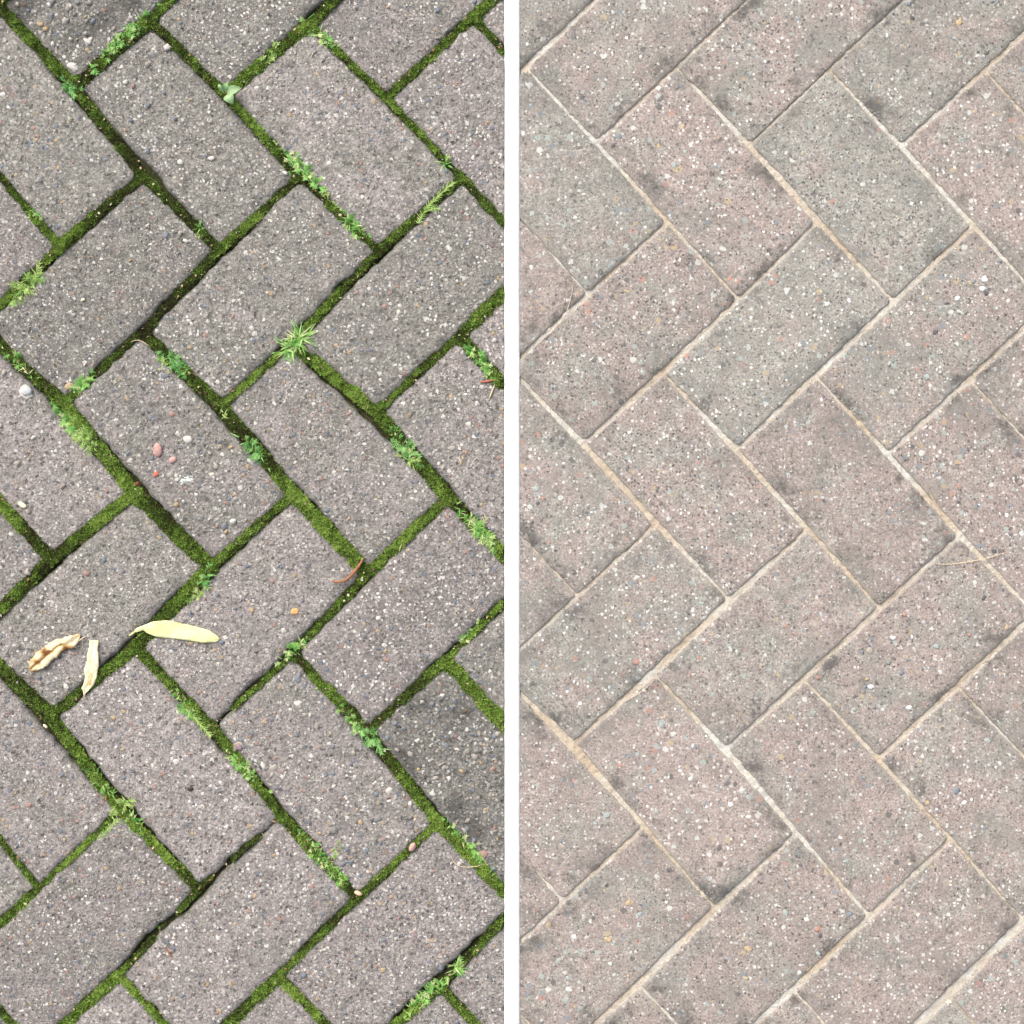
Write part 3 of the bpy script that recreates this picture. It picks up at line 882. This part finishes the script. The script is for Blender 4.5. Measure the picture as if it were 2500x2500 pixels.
DIR = {'1': (0.70, -0.71), '2': (0.74, -0.0 + 0.68), '0': (1, 0)}     # down-right joint, up-right joint (ground axes)
def weed(px, py, n, length, along, axis, label, mat='grass', feather=0, tone=.5, width=.0011, cat='weed', name='weed_tuft'):
    rng = random.Random(int(px * 7 + py * 13))
    V, F, T = [], [], []
    dx, dy = DIR[axis]
    for k in range(n):
        s = rng.gauss(0, .38) * along * S; q = rng.gauss(0, .3) * 9 * S
        b = (gx(px) + dx * s - dy * q, gy(py) + dy * s + dx * q, -.0012)
        az = rng.uniform(0, 6.283)
        if b[0] > gx(STRIP0 - 10): continue
        if b[0] > gx(STRIP0 - 34): az = math.pi + rng.uniform(-1.2, 1.2)      # growth turns away from the edging
        L_ = length * S * rng.uniform(.35, 1.05)
        t = min(1, max(0, rng.gauss(tone, .26)))
        lean = rng.uniform(.15, 1.05)
        blade(V, F, T, b, az, L_, width * 1.25 * rng.uniform(.7, 1.25), lean, t, rng.uniform(.3, .9))
        if feather and rng.random() < feather:
            for m in range(5):
                f = (m + 1) / 6
                c = (b[0] + math.cos(az) * L_ * f * math.cos(lean) , b[1] + math.sin(az) * L_ * f * math.cos(lean), b[2] + L_ * math.sin(lean) * f * .75)
                for sd in (-1, 1):
                    blade(V, F, T, c, az + sd * rng.uniform(.6, 1.1), L_ * .38, width * .8, rng.uniform(.1, .6), t, .4)
    o = mesh_obj(name, V, F, M[mat], (gx(px), gy(py), -.0035), smooth=False, attrs={'tone': T})
    return tag(o, label, cat, 'weeds in the mossy joints')

def sprig(px, py, path, label, mat='pale_weed'):
    """A creeping stem with short leaves, along a path of source pixels."""
    rng = random.Random(int(px * 3 + py))
    V, F, T = [], [], []
    pts = [g(x, y, .001) for x, y in path]
    for a, b in zip(pts, pts[1:]):
        n = max(2, int((b - a).length / .0016))
        az0 = math.atan2(b.y - a.y, b.x - a.x)
        blade(V, F, T, (a.x, a.y, .0008), az0, (b - a).length * 1.15, .0012, .12, .75, .1)
        for k in range(n):
            c = a.lerp(b, k / n)
            for sd in (-1, 1):
                blade(V, F, T, (c.x, c.y, .001), az0 + sd * rng.uniform(.5, 1.3), rng.uniform(.003, .0065), .0010, rng.uniform(.1, .7), rng.gauss(.5, .2), .5)
    o = mesh_obj('weed_sprig', V, F, M[mat], (gx(px), gy(py), 0), smooth=False, attrs={'tone': T})
    return tag(o, label, 'weed', 'weeds in the mossy joints')

WEEDS = [
 (305, 92, 130, 24, 105, '2', 'dense leafy green weed filling the joint at the top left corner', 'grass', .3, .45, .0016),
 (171, 214, 46, 24, 34, '1', 'dark green red-tipped tuft below the dense leafy weed at the top left', 'blue_weed', .3, .45, .0013),
 (619, 173, 9, 26, 10, '2', 'tiny star of thin grass just right of the broad-leaved seedling', 'grass', 0, .6, .0010),
 (662, 130, 22, 26, 30, '2', 'yellow-green tuft in the joint above and right of the broad-leaved seedling', 'pale_weed', .2, .6, .0012),
 (793, 95, 52, 24, 62, '1', 'narrow green tuft in the long joint at the top middle of the mossy paving', 'grass', .2, .55, .0012),
 (630, 311, 22, 14, 40, '1', 'small green weed in a bare gap, uppermost of two below the seedling', 'grass', .3, .5, .0011),
 (671, 357, 20, 17, 34, '1', 'small yellow-green weed just above the big tuft at the three-block joint', 'grass', .3, .62, .0011),
 (736, 414, 90, 26, 78, '1', 'big bushy green tuft where the upper three blocks meet', 'grass', .3, .55, .0013),
 (795, 482, 22, 16, 56, '1', 'thin straggling weed between the two biggest upper tufts', 'pale_weed', .3, .5, .0010),
 (832, 518, 20, 14, 34, '1', 'low green weed just above the star-shaped tuft', 'grass', .2, .6, .0011),
 (862, 553, 60, 32, 38, '1', 'star-shaped bright green tuft low in the upper right long joint', 'grass', .1, .55, .0013),
 (1087, 398, 11, 36, 14, '1', 'few long thin grass blades beside the cross of joints at upper right', 'grass', 0, .45, .0010),
 (1226, 56, 14, 18, 16, '1', 'small green weed in the top joint beside the white edging', 'blue_weed', 0, .5, .0012),
 (62, 702, 44, 34, 46, '2', 'feathery light green weed at the left edge above the middle', 'pale_weed', .5, .4, .0012),
 (82, 529, 34, 20, 40, '1', 'bushy small green weed in the short joint at the upper left edge', 'grass', .2, .5, .0012),
 (489, 556, 13, 24, 16, '1', 'little grass sprout in a thin joint left of the upper middle block', 'grass', 0, .62, .0010),
 (206, 936, 54, 25, 44, '2', 'compact green tuft in the joint above the block with the pink chips', 'grass', .3, .55, .0012),
 (432, 886, 66, 28, 42, '1', 'bluish green bushy tuft between two middle left blocks', 'blue_weed', .2, .55, .0013),
 (398, 890, 14, 22, 16, '1', 'pale thin shoots on the left side of the bluish tuft', 'pale_weed', .2, .8, .0009),
 (50, 890, 30, 26, 60, '1', 'green grassy weed at the left edge over the wide mossy joint', 'grass', .1, .5, .0012),
 (172, 1030, 52, 30, 60, '1', 'bushy green weed left of the block with the pink chips, upper clump', 'grass', .4, .5, .0012),
 (196, 1060, 40, 34, 50, '1', 'pale spreading weed left of the block with the pink chips, lower clump', 'pale_weed', .4, .55, .0011),
 (545, 1011, 8, 22, 12, '1', 'few pale blades on the mossy corner left of the central block', 'pale_weed', 0, .6, .0010),
 (620, 1100, 48, 28, 46, '1', 'dark green star-shaped tuft right of the block with the pink chips', 'blue_weed', .1, .6, .0013),
 (1184, 890, 80, 25, 100, '1', 'long green weed with red leaves in the right joint above the middle', 'grass', .4, .45, .0013),
 (990, 1092, 54, 28, 64, '1', 'green tuft in the wide right joint, straggling downwards', 'blue_weed', .3, .6, .0012),
 (1000, 1126, 18, 26, 28, '1', 'pale trailing shoots just below the tuft in the wide right joint', 'pale_weed', .3, .5, .0010),
 (1186, 1308, 110, 32, 110, '1', 'long grassy green weed beside the white edging at mid height', 'grass', .1, .6, .0013),
 (500, 1412, 18, 30, 20, '2', 'small green leafy seedling on the mossy corner above the yellow pod', 'blue_weed', 0, .5, .0028),
 (488, 1448, 14, 24, 34, '2', 'pale wispy shoots just above the right end of the yellow pod', 'pale_weed', .4, .5, .0009),
 (440, 1700, 40, 15, 72, '1', 'short feathery weed in the narrow joint below the yellow pod', 'grass', .5, .6, .0011),
 (462, 1737, 40, 22, 36, '1', 'bushy bright tuft in the narrow joint below the yellow pod', 'grass', .2, .6, .0012),
 (722, 1582, 44, 22, 56, '2', 'green tuft on the corner above the lower middle block', 'grass', .2, .55, .0012),
 (1147, 1548, 34, 18, 52, '2', 'small green weed right of the lower right block, near the edging', 'grass', .2, .6, .0011),
 (772, 1667, 8, 14, 16, '1', 'speck of pale weed on the left side of the lower right block', 'pale_weed', 0, .7, .0010),
 (862, 1760, 44, 22, 66, '1', 'green weed at the bottom tip of the lower right block, left clump', 'grass', .3, .6, .0012),
 (895, 1795, 50, 28, 66, '1', 'trailing green weed beside the top of the pebbly block', 'blue_weed', .3, .7, .0012),
 (229, 1891, 26, 24, 26, '1', 'small star of green needles in the lower left joint', 'blue_weed', 0, .5, .0011),
 (255, 1920, 34, 22, 38, '1', 'green tuft directly below the small star of needles at lower left', 'grass', 0, .5, .0012),
 (298, 1968, 40, 24, 40, '2', 'yellow-green weed on the lower left three-block corner', 'pale_weed', .4, .55, .0011),
 (326, 2006, 44, 24, 42, '1', 'round-leaved green weed just right of the yellow-green corner weed', 'grass', .1, .5, .0022),
 (594, 1876, 64, 24, 68, '1', 'green tuft in the joint left of the bottom middle block', 'grass', .3, .6, .0012),
 (783, 2092, 62, 22, 78, '1', 'bushy green weed low in the joint right of the bottom middle, upper clump', 'grass', .4, .6, .0012),
 (819, 2133, 60, 23, 50, '1', 'bright bushy green weed low in the joint right of the bottom middle, lower clump', 'grass', .3, .5, .0012),
 (822, 2075, 20, 20, 26, '2', 'pale sprig leaning onto the pebbled block beside the bushy lower weed', 'pale_weed', .5, .5, .0010),
 (1158, 2078, 76, 22, 110, '1', 'long green weed at the lower right beside a curled thread', 'grass', .3, .55, .0012),
 (1118, 2364, 30, 34, 14, '1', 'green star of grass in the bottom right joint of the mossy paving', 'grass', 0, .6, .0012),
 (1040, 2432, 70, 26, 92, '2', 'bushy green weed at the bottom edge near the white edging', 'grass', .3, .6, .0013),
]
for w in WEEDS:
    px, py, n, ln, al, ax, lab, mat, fe, tone, wd = w
    weed(px, py, int(n * 1.5), ln, al, ax, lab, mat, min(.55, fe + .12), tone + .10, wd * .82)
weed(724, 836, 170, 54, 46, '2', 'large grass tussock with long blades in the middle of the mossy paving', 'grass', 0, .68, .0012, name='grass_tussock', cat='grass')
sprig(1044, 500, [(1020, 545), (1040, 510), (1062, 488), (1085, 465), (1108, 445)], 'pale branching sprig lying in the joint at the upper right')
sprig(1060, 500, [(1045, 512), (1060, 508), (1076, 512)], 'short side sprig on the block beside the pale branching sprig')
sprig(262, 2025, [(240, 2050), (256, 2032), (276, 2012), (292, 1998)], 'pale creeping sprig running down-left from the lower left three-block corner')
sprig(490, 1765, [(470, 1745), (486, 1765), (505, 1785), (517, 1797)], 'yellow-green creeping sprig at the foot of the joint below the yellow pod')

# broad-leaved seedling: each leaf is a part
def broad_leaf(parent, base, tip, width, arch, tone, origin):
    V, F, T = [], [], []
    b, t = g(*base, .002), g(*tip, .004)
    u = (t - b); ln = u.length; u.normalize(); n = Vector((-u.y, u.x, 0))
    K, W = 9, 5
    for k in range(K + 1):
        f = k / K
        w = width * S * (math.sin(math.pi * f ** .8) ** .75 if 0 < f < 1 else .04)
        for m in range(W):
            q = m / (W - 1) * 2 - 1
            p = b + u * ln * f + n * q * w + Vector((0, 0, arch * math.sin(math.pi * f) + abs(q) * .0012 * w / .004 + .002))
            V.append(tuple(p)); T.append(min(1, max(0, tone + (.25 if m == 2 else 0) + R.uniform(-.05, .05))))
    for k in range(K):
        for m in range(W - 1):
            a = k * W + m
            F.append((a, a + W, a + W + 1, a + 1))
    mesh_obj('leaf', V, F, M['seedling'], origin, parent=parent, attrs={'tone': T})
so = g(552, 232, 0)
seed = empty('seedling', so)
tag(seed, 'pale green seedling with four broad leaves on a mossy corner near the top', 'seedling')
broad_leaf(seed, (556, 232), (592, 220), 11, .004, .75, so)
broad_leaf(seed, (556, 234), (572, 258), 13, .004, .7, so)
broad_leaf(seed, (554, 229), (556, 206), 8, .003, .25, so)
broad_leaf(seed, (549, 230), (536, 210), 5, .005, .35, so)
SVv, SFf, STt = [], [], []
for az in (.3, 1.7, 2.5, 5.1):
    blade(SVv, SFf, STt, (so.x, so.y, 0), az, .006, .0012, .8, .2)
mesh_obj('stem', SVv, SFf, M['pod_beige'], so, parent=seed, attrs={'tone': STt}, smooth=False)

# ------------------------------------------------------------------ fallen pods (winged seeds), lofted between their two traced edges
def E(zx, zy): return (zx * .33126, 1200 + zy * .33126)
def pod(name, upper, lower, mat, label, cat, height, tonef, wav=.0, crease=0.0, stem=None):
    K, W = 36, 11
    def res(poly):
        p = np.array([E(*q) for q in poly], float)
        d = np.r_[0, np.cumsum(np.linalg.norm(np.diff(p, axis=0), axis=1))]
        s = np.linspace(0, d[-1], K)
        return np.stack([np.interp(s, d, p[:, 0]), np.interp(s, d, p[:, 1])], 1)
    A, B = res(upper), res(lower)
    jr = random.Random(len(name + label)); rag = {'pod_beige': 2.2, 'pod_cream': .7}.get(mat, .5)
    for k in range(1, K - 1):
        d = (A[k] - B[k]) / (np.linalg.norm(A[k] - B[k]) + 1e-6)
        A[k] = A[k] + d * (jr.uniform(-1, 1) * rag + math.sin(k * .9) * rag * .5); B[k] = B[k] - d * (jr.uniform(-1, 1) * rag + math.sin(k * .7 + 1) * rag * .5)
    c = (A + B).mean(0).mean(0); c = (A.mean(0) + B.mean(0)) / 2
    rng = random.Random(len(label))
    V, T = [], []
    for k in range(K):
        f = k / (K - 1)
        for m in range(W):
            q = m / (W - 1)
            p = A[k] * (1 - q) + B[k] * q
            x, y = gx(p[0]), gy(p[1])
            e = 1 - abs(2 * q - 1)
            z = .0012 + height * (math.sin(math.pi * min(1, max(0, f))) * .35 + .15) * (.35 + .65 * e) - crease * math.exp(-((q - .55) / .10) ** 2)
            z += wav * math.sin(f * 23 + q * 2.2) * (1 - e) + (N1(x * 400, y * 400) - .5) * .0006
            z += (N2(x * 260, y * 260) - .5) * .0022 * (mat == 'pod_beige')
            V.append((x, y, max(z, .0006)))
            T.append(min(1, max(0, tonef(f, q, N2(x * 220, y * 220), N1(x * 500, y * 500)))))
    F = []
    for k in range(K - 1):
        for m in range(W - 1):
            a = k * W + m
            F.append((a, a + 1, a + W + 1, a + W))
    loc = (gx(c[0]), gy(c[1]), 0)
    o = mesh_obj(name, V, F, M[mat], loc, attrs={'tone': T})
    s = o.modifiers.new('thickness', 'SOLIDIFY'); s.thickness = .0006; s.offset = -1
    tag(o, label, cat)
    if stem:
        tube('stalk', [E(*q) for q in stem[0]], stem[1], M[mat] if len(stem) < 3 else stem[2], z=.0018, parent=o, loc=loc, tone=.35)
    return o

def tube(name, path, r, mat, z=.001, parent=None, loc=None, label=None, cat=None, group=None, tone=.5, taper=.5, arch=0.0, rnd=0.0):
    p = np.array(path, float)
    d = np.r_[0, np.cumsum(np.linalg.norm(np.diff(p, axis=0), axis=1))]
    K = max(8, int(d[-1] / 5))
    # smooth through the points
    s = np.linspace(0, d[-1], K)
    X = np.interp(s, d, p[:, 0]); Y = np.interp(s, d, p[:, 1])
    for _ in range(3):
        X[1:-1] = (X[:-2] + 2 * X[1:-1] + X[2:]) / 4; Y[1:-1] = (Y[:-2] + 2 * Y[1:-1] + Y[2:]) / 4
    rng = random.Random(int(p[0][0] + p[-1][1]))
    V, F = [], []
    C = 6
    for k in range(K):
        x, y = gx(X[k]), gy(Y[k])
        k0, k1 = max(0, k - 1), min(K - 1, k + 1)
        u = Vector((gx(X[k1]) - gx(X[k0]), gy(Y[k1]) - gy(Y[k0]), 0)).normalized(); n = Vector((-u.y, u.x, 0))
        f = k / (K - 1)
        rr = r * (1 - taper * abs(2 * f - 1) ** 1.5) * (1 + rng.uniform(-rnd, rnd))
        for m in range(C):
            a = m / C * 2 * math.pi
            q = Vector((x, y, z + arch * math.sin(math.pi * f))) + n * rr * math.cos(a) + Vector((0, 0, rr * math.sin(a)))
            V.append(tuple(q))
    for k in range(K - 1):
        for m in range(C):
            a, b = k * C + m, k * C + (m + 1) % C
            F.append((a, b, b + C, a + C))
    F.append(tuple(range(C))); F.append(tuple(range((K - 1) * C, K * C)))
    if loc is None: loc = (gx(p[:, 0].mean()), gy(p[:, 1].mean()), 0)
    o = mesh_obj(name, V, F, mat, loc, parent=parent, attrs={'tone': [tone] * len(V)})
    if label: tag(o, label, cat, group)
    return o

pod('seed_pod', [(985,1040),(1000,1010),(1060,982),(1140,955),(1240,948),(1330,968),(1440,992),(1540,1020),(1600,1058),(1620,1085)],
    [(985,1042),(1020,1032),(1058,1022),(1080,1040),(1150,1068),(1240,1082),(1300,1084),(1400,1100),(1500,1112),(1600,1110),(1620,1087)],
    'pod_yellow', 'smooth pale yellow-green winged pod lying across a mossy corner', 'seed pod', .0022,
    lambda f, q, n, m: .55 + .35 * math.sin(f * 9 + q * 4) * .5 + (n - .5) * .5 - (.35 if f < .04 or f > .975 else 0),
    .0004, stem=([(955, 1060), (975, 1050), (1000, 1030)], .0011))
pod('seed_pod', [(218,1305),(222,1260),(235,1225),(270,1190),(330,1140),(400,1095),(470,1075),(540,1058),(590,1048)],
    [(222,1312),(250,1325),(300,1312),(345,1285),(390,1245),(440,1205),(468,1172),(515,1166),(560,1130),(600,1085),(594,1052)],
    'pod_beige', 'curled brown-stained beige pod nearest the left edge', 'seed pod', .0048,
    lambda f, q, n, m: .95 - .95 * math.exp(-((q - .50) / .09) ** 2) * (1 if .08 < f < .68 else 0) - (.6 if f < .07 else 0) - max(0, n - .55) * 2.4 - (.30 if f > .9 else 0) - .2 * (m - .4),
    .0011, .0022, stem=([(585, 1100), (610, 1082), (637, 1065)], .0007, M['pale_straw']))
pod('seed_pod', [(730,1094),(728,1130),(721,1170),(733,1230),(728,1300),(715,1370),(697,1420),(662,1460),(636,1485),(627,1505)],
    [(665,1098),(660,1130),(650,1180),(640,1250),(625,1320),(628,1370),(620,1420),(604,1448),(612,1478),(622,1505)],
    'pod_cream', 'narrow cream pod lying beside the curled beige pod', 'seed pod', .0026,
    lambda f, q, n, m: .75 + (n - .5) * .5 - (.7 * math.exp(-((q - .42) / .14) ** 2) if .55 < f < .78 else 0) - .2 * (m - .5),
    .0006, .0012, stem=([(622, 1498), (625, 1522)], .0006))

# ------------------------------------------------------------------ twigs, straws, chips
def Z(tx, ty, pts): return [(tx + x * .33126, ty + y * .33126) for x, y in pts]
tube('twig', Z(600, 1200, [(640,660),(680,668),(720,664),(760,638),(800,595),(840,545),(868,495)]), .0016, M['twig'], .0022,
     label='curved reddish brown twig lying at a mossy corner right of centre', cat='twig', rnd=.15, arch=.0015)
tube('straw', Z(0, 600, [(965,712),(1000,695),(1030,693),(1065,715),(1105,742)]), .00038, M['pale_straw'], .0012,
     label='short pinkish straw on the top tip of the block with the pink chips', cat='straw', group='loose straws')
tube('straw', Z(600, 1200, [(1130,440),(1150,385),(1175,342)]), .00038, M['straw'], .0010,
     label='short tan straw in the mossy joint right of the brown twig', cat='straw', group='loose straws')
tube('straw', Z(0, 600, [(815,1525),(825,1570),(848,1592)]), .00038, M['straw'], .0010,
     label='tiny curled straw on the wide joint below the pale spreading weed', cat='straw', group='loose straws')
tube('root_thread', Z(600, 1820, [(1515,815),(1525,850),(1560,880),(1610,892),(1680,888),(1730,885),(1752,860)]), .00038, M['straw'], .0012,
     label='thin curled root thread over the lower right mossy joint', cat='root', arch=.002)
tube('needle', Z(0, 1820, [(1222,1482),(1245,1525),(1268,1555)]), .0010, M['twig'], .0014,
     label='short reddish needle lying on a bottom left block', cat='needle', group='fallen needles')
tube('needle', Z(0, 1820, [(788,362),(786,385),(782,408)]), .0009, M['twig'], .0014,
     label='tiny red-brown needle just below the small green star at lower left', cat='needle', group='fallen needles')
tube('needle', Z(600, 600, [(1730,1005),(1790,1000),(1850,985)]), .0011, M['red_chip'], .0016,
     label='red leaf blade under the long weed at the right joint', cat='needle', group='fallen needles')
tube('needle', Z(600, 600, [(1835,1025),(1815,1075),(1795,1125)]), .0008, M['straw'], .0014,
     label='pale dry blade on the block below the long right-hand weed', cat='needle', group='fallen needles')
tube('needle', Z(600, 0, [(480,430),(495,395),(515,372)]), .00038, M['straw'], .0012,
     label='tiny pale hooked straw on the second block from the top', cat='straw', group='loose straws')
tube('straw', Z(1240, 600, [(482,245),(478,320),(455,420),(425,510),(385,570),(330,622),(270,680),(200,735)]), .00038, M['pale_straw'], .0008,
     label='long thin curved straw at the left side of the sanded paving', cat='straw', group='loose straws', arch=.001)
tube('straw', Z(1840, 1200, [(1320,528),(1390,538),(1480,532),(1580,518),(1700,495),(1790,470),(1862,446)]), .00038, M['straw'], .0008,
     label='long thin pale straw crossing a sand joint at the right edge', cat='straw', group='loose straws', arch=.001)
tube('straw', Z(1240, 1200, [(1078,1382),(1030,1435),(960,1490),(860,1545)]), .00038, M['pale_straw'], .0008,
     label='thin straw along the sand joint low on the sanded paving', cat='straw', group='loose straws', arch=.0008)
tube('straw', Z(1840, 1200, [(1290,0),(1310,45),(1345,90)]), .00038, M['straw'], .0008,
     label='short pale straw beside a sand joint at the right above the middle', cat='straw', group='loose straws')

def chip(px, py, rx, ry, h, rot, mat, label, cat, name, group=None, seed=0, z=0.0):
    rng = random.Random(int(px + py) + seed)
    bm = bmesh.new()
    bmesh.ops.create_icosphere(bm, subdivisions=2, radius=1.0)
    amp = [rng.uniform(.75, 1.15) for _ in range(12)]
    for v in bm.verts:
        a = math.atan2(v.co.y, v.co.x)
        k = amp[int((a + math.pi) / 6.2832 * 11.99)] * .5 + amp[int((a + math.pi) / 6.2832 * 11.99 + 1) % 12] * .5
        x, y = v.co.x * rx * S * k, v.co.y * ry * S * k
        v.co = Vector((x * math.cos(rot) - y * math.sin(rot), x * math.sin(rot) + y * math.cos(rot), v.co.z * h * (1 + rng.uniform(-.15, .15)) + h * .75))
    for f in bm.faces: f.smooth = True
    me = bpy.data.meshes.new(name); bm.to_mesh(me); bm.free(); me.materials.append(M[mat])
    o = bpy.data.objects.new(name, me); COL.objects.link(o); o.location = g(px, py, z)
    return tag(o, label, cat, group)
chip(386, 1099, 13, 18, .0022, .15, 'pink_chip', 'largest pink stone chip lying on a middle left block', 'stone chip', 'stone_chip', 'pink and red chips')
chip(422, 1122, 10, 8, .0009, .5, 'pink_chip', 'second pink chip, just right of the largest pink chip', 'stone chip', 'stone_chip', 'pink and red chips')
chip(381, 1158, 10, 6, .0009, .6, 'red_chip', 'small red chip below the two pink chips', 'stone chip', 'stone_chip', 'pink and red chips')
chip(336, 1181, 7, 6, .0022, .2, 'dark_red', 'dark red crumb on the wide mossy joint left of the red chip', 'stone chip', 'stone_chip', 'pink and red chips', z=-.001)
chip(719, 1493, 11, 9, .0006, .2, 'orange_stone', 'round orange pebble on a block right of the yellow pod', 'pebble', 'pebble', 'loose pebbles')
chip(1007, 2067, 9, 14, .0030, -.45, 'pink_chip', 'pinkish chip standing on the thin joint at lower right', 'stone chip', 'stone_chip', 'pink and red chips')
chip(875, 2180, 11, 6, .0022, -.5, 'husk', 'pale brown husk at the bottom tip of the lower pebbled block', 'husk', 'husk')
chip(55, 1233, 12, 7, .0008, -.5, 'cream_chip', 'cream chip at the left edge below the middle', 'stone chip', 'stone_chip', 'cream chips')
chip(111, 1773, 7, 3.5, .0012, -.6, 'cream_chip', 'small white sliver on the wide mossy joint at the lower left edge', 'stone chip', 'stone_chip', 'cream chips', z=-.001)
chip(65, 955, 15, 12, .0014, .4, 'white_stone', 'large white stone at the left edge below the wide joint', 'pebble', 'pebble', 'loose pebbles')
chip(580, 1822, 13, 8, .0009, -.6, 'mauve_stone', 'oval mauve pebble on a block at lower left of centre', 'pebble', 'pebble', 'loose pebbles')
chip(465, 1926, 9, 5, .0014, .1, 'charcoal', 'dark crumb on a lower left block right of the green tufts', 'crumb', 'crumb')
chip(203, 792 - 60, 6, 4, .001, .3, 'cream_chip', 'tiny cream chip on the block at left above the compact tuft', 'stone chip', 'stone_chip', 'cream chips')

# chalky white splash on the block with the pink chips: many small flakes that read as one mark
rng = np.random.default_rng(5)
spots = []
for _ in range(70):
    a, r = rng.uniform(0, 6.28), abs(rng.normal(0, .5))
    spots.append((gx(452 + math.cos(a) * r * 26), gy(1172 + math.sin(a) * r * 14), rng.uniform(.0006, .0016), [.95, .95, .4, .5][int(rng.integers(4))], .0003))
SV, SF, ST = stones_mesh(spots, rng)
tag(mesh_obj('chalk_mark', SV, SF, M['stones_clean'], (gx(452), gy(1172), 0), attrs={'tone': ST}), 'chalky white splash on the block with the pink chips', 'chalk mark')

if False:
    pass
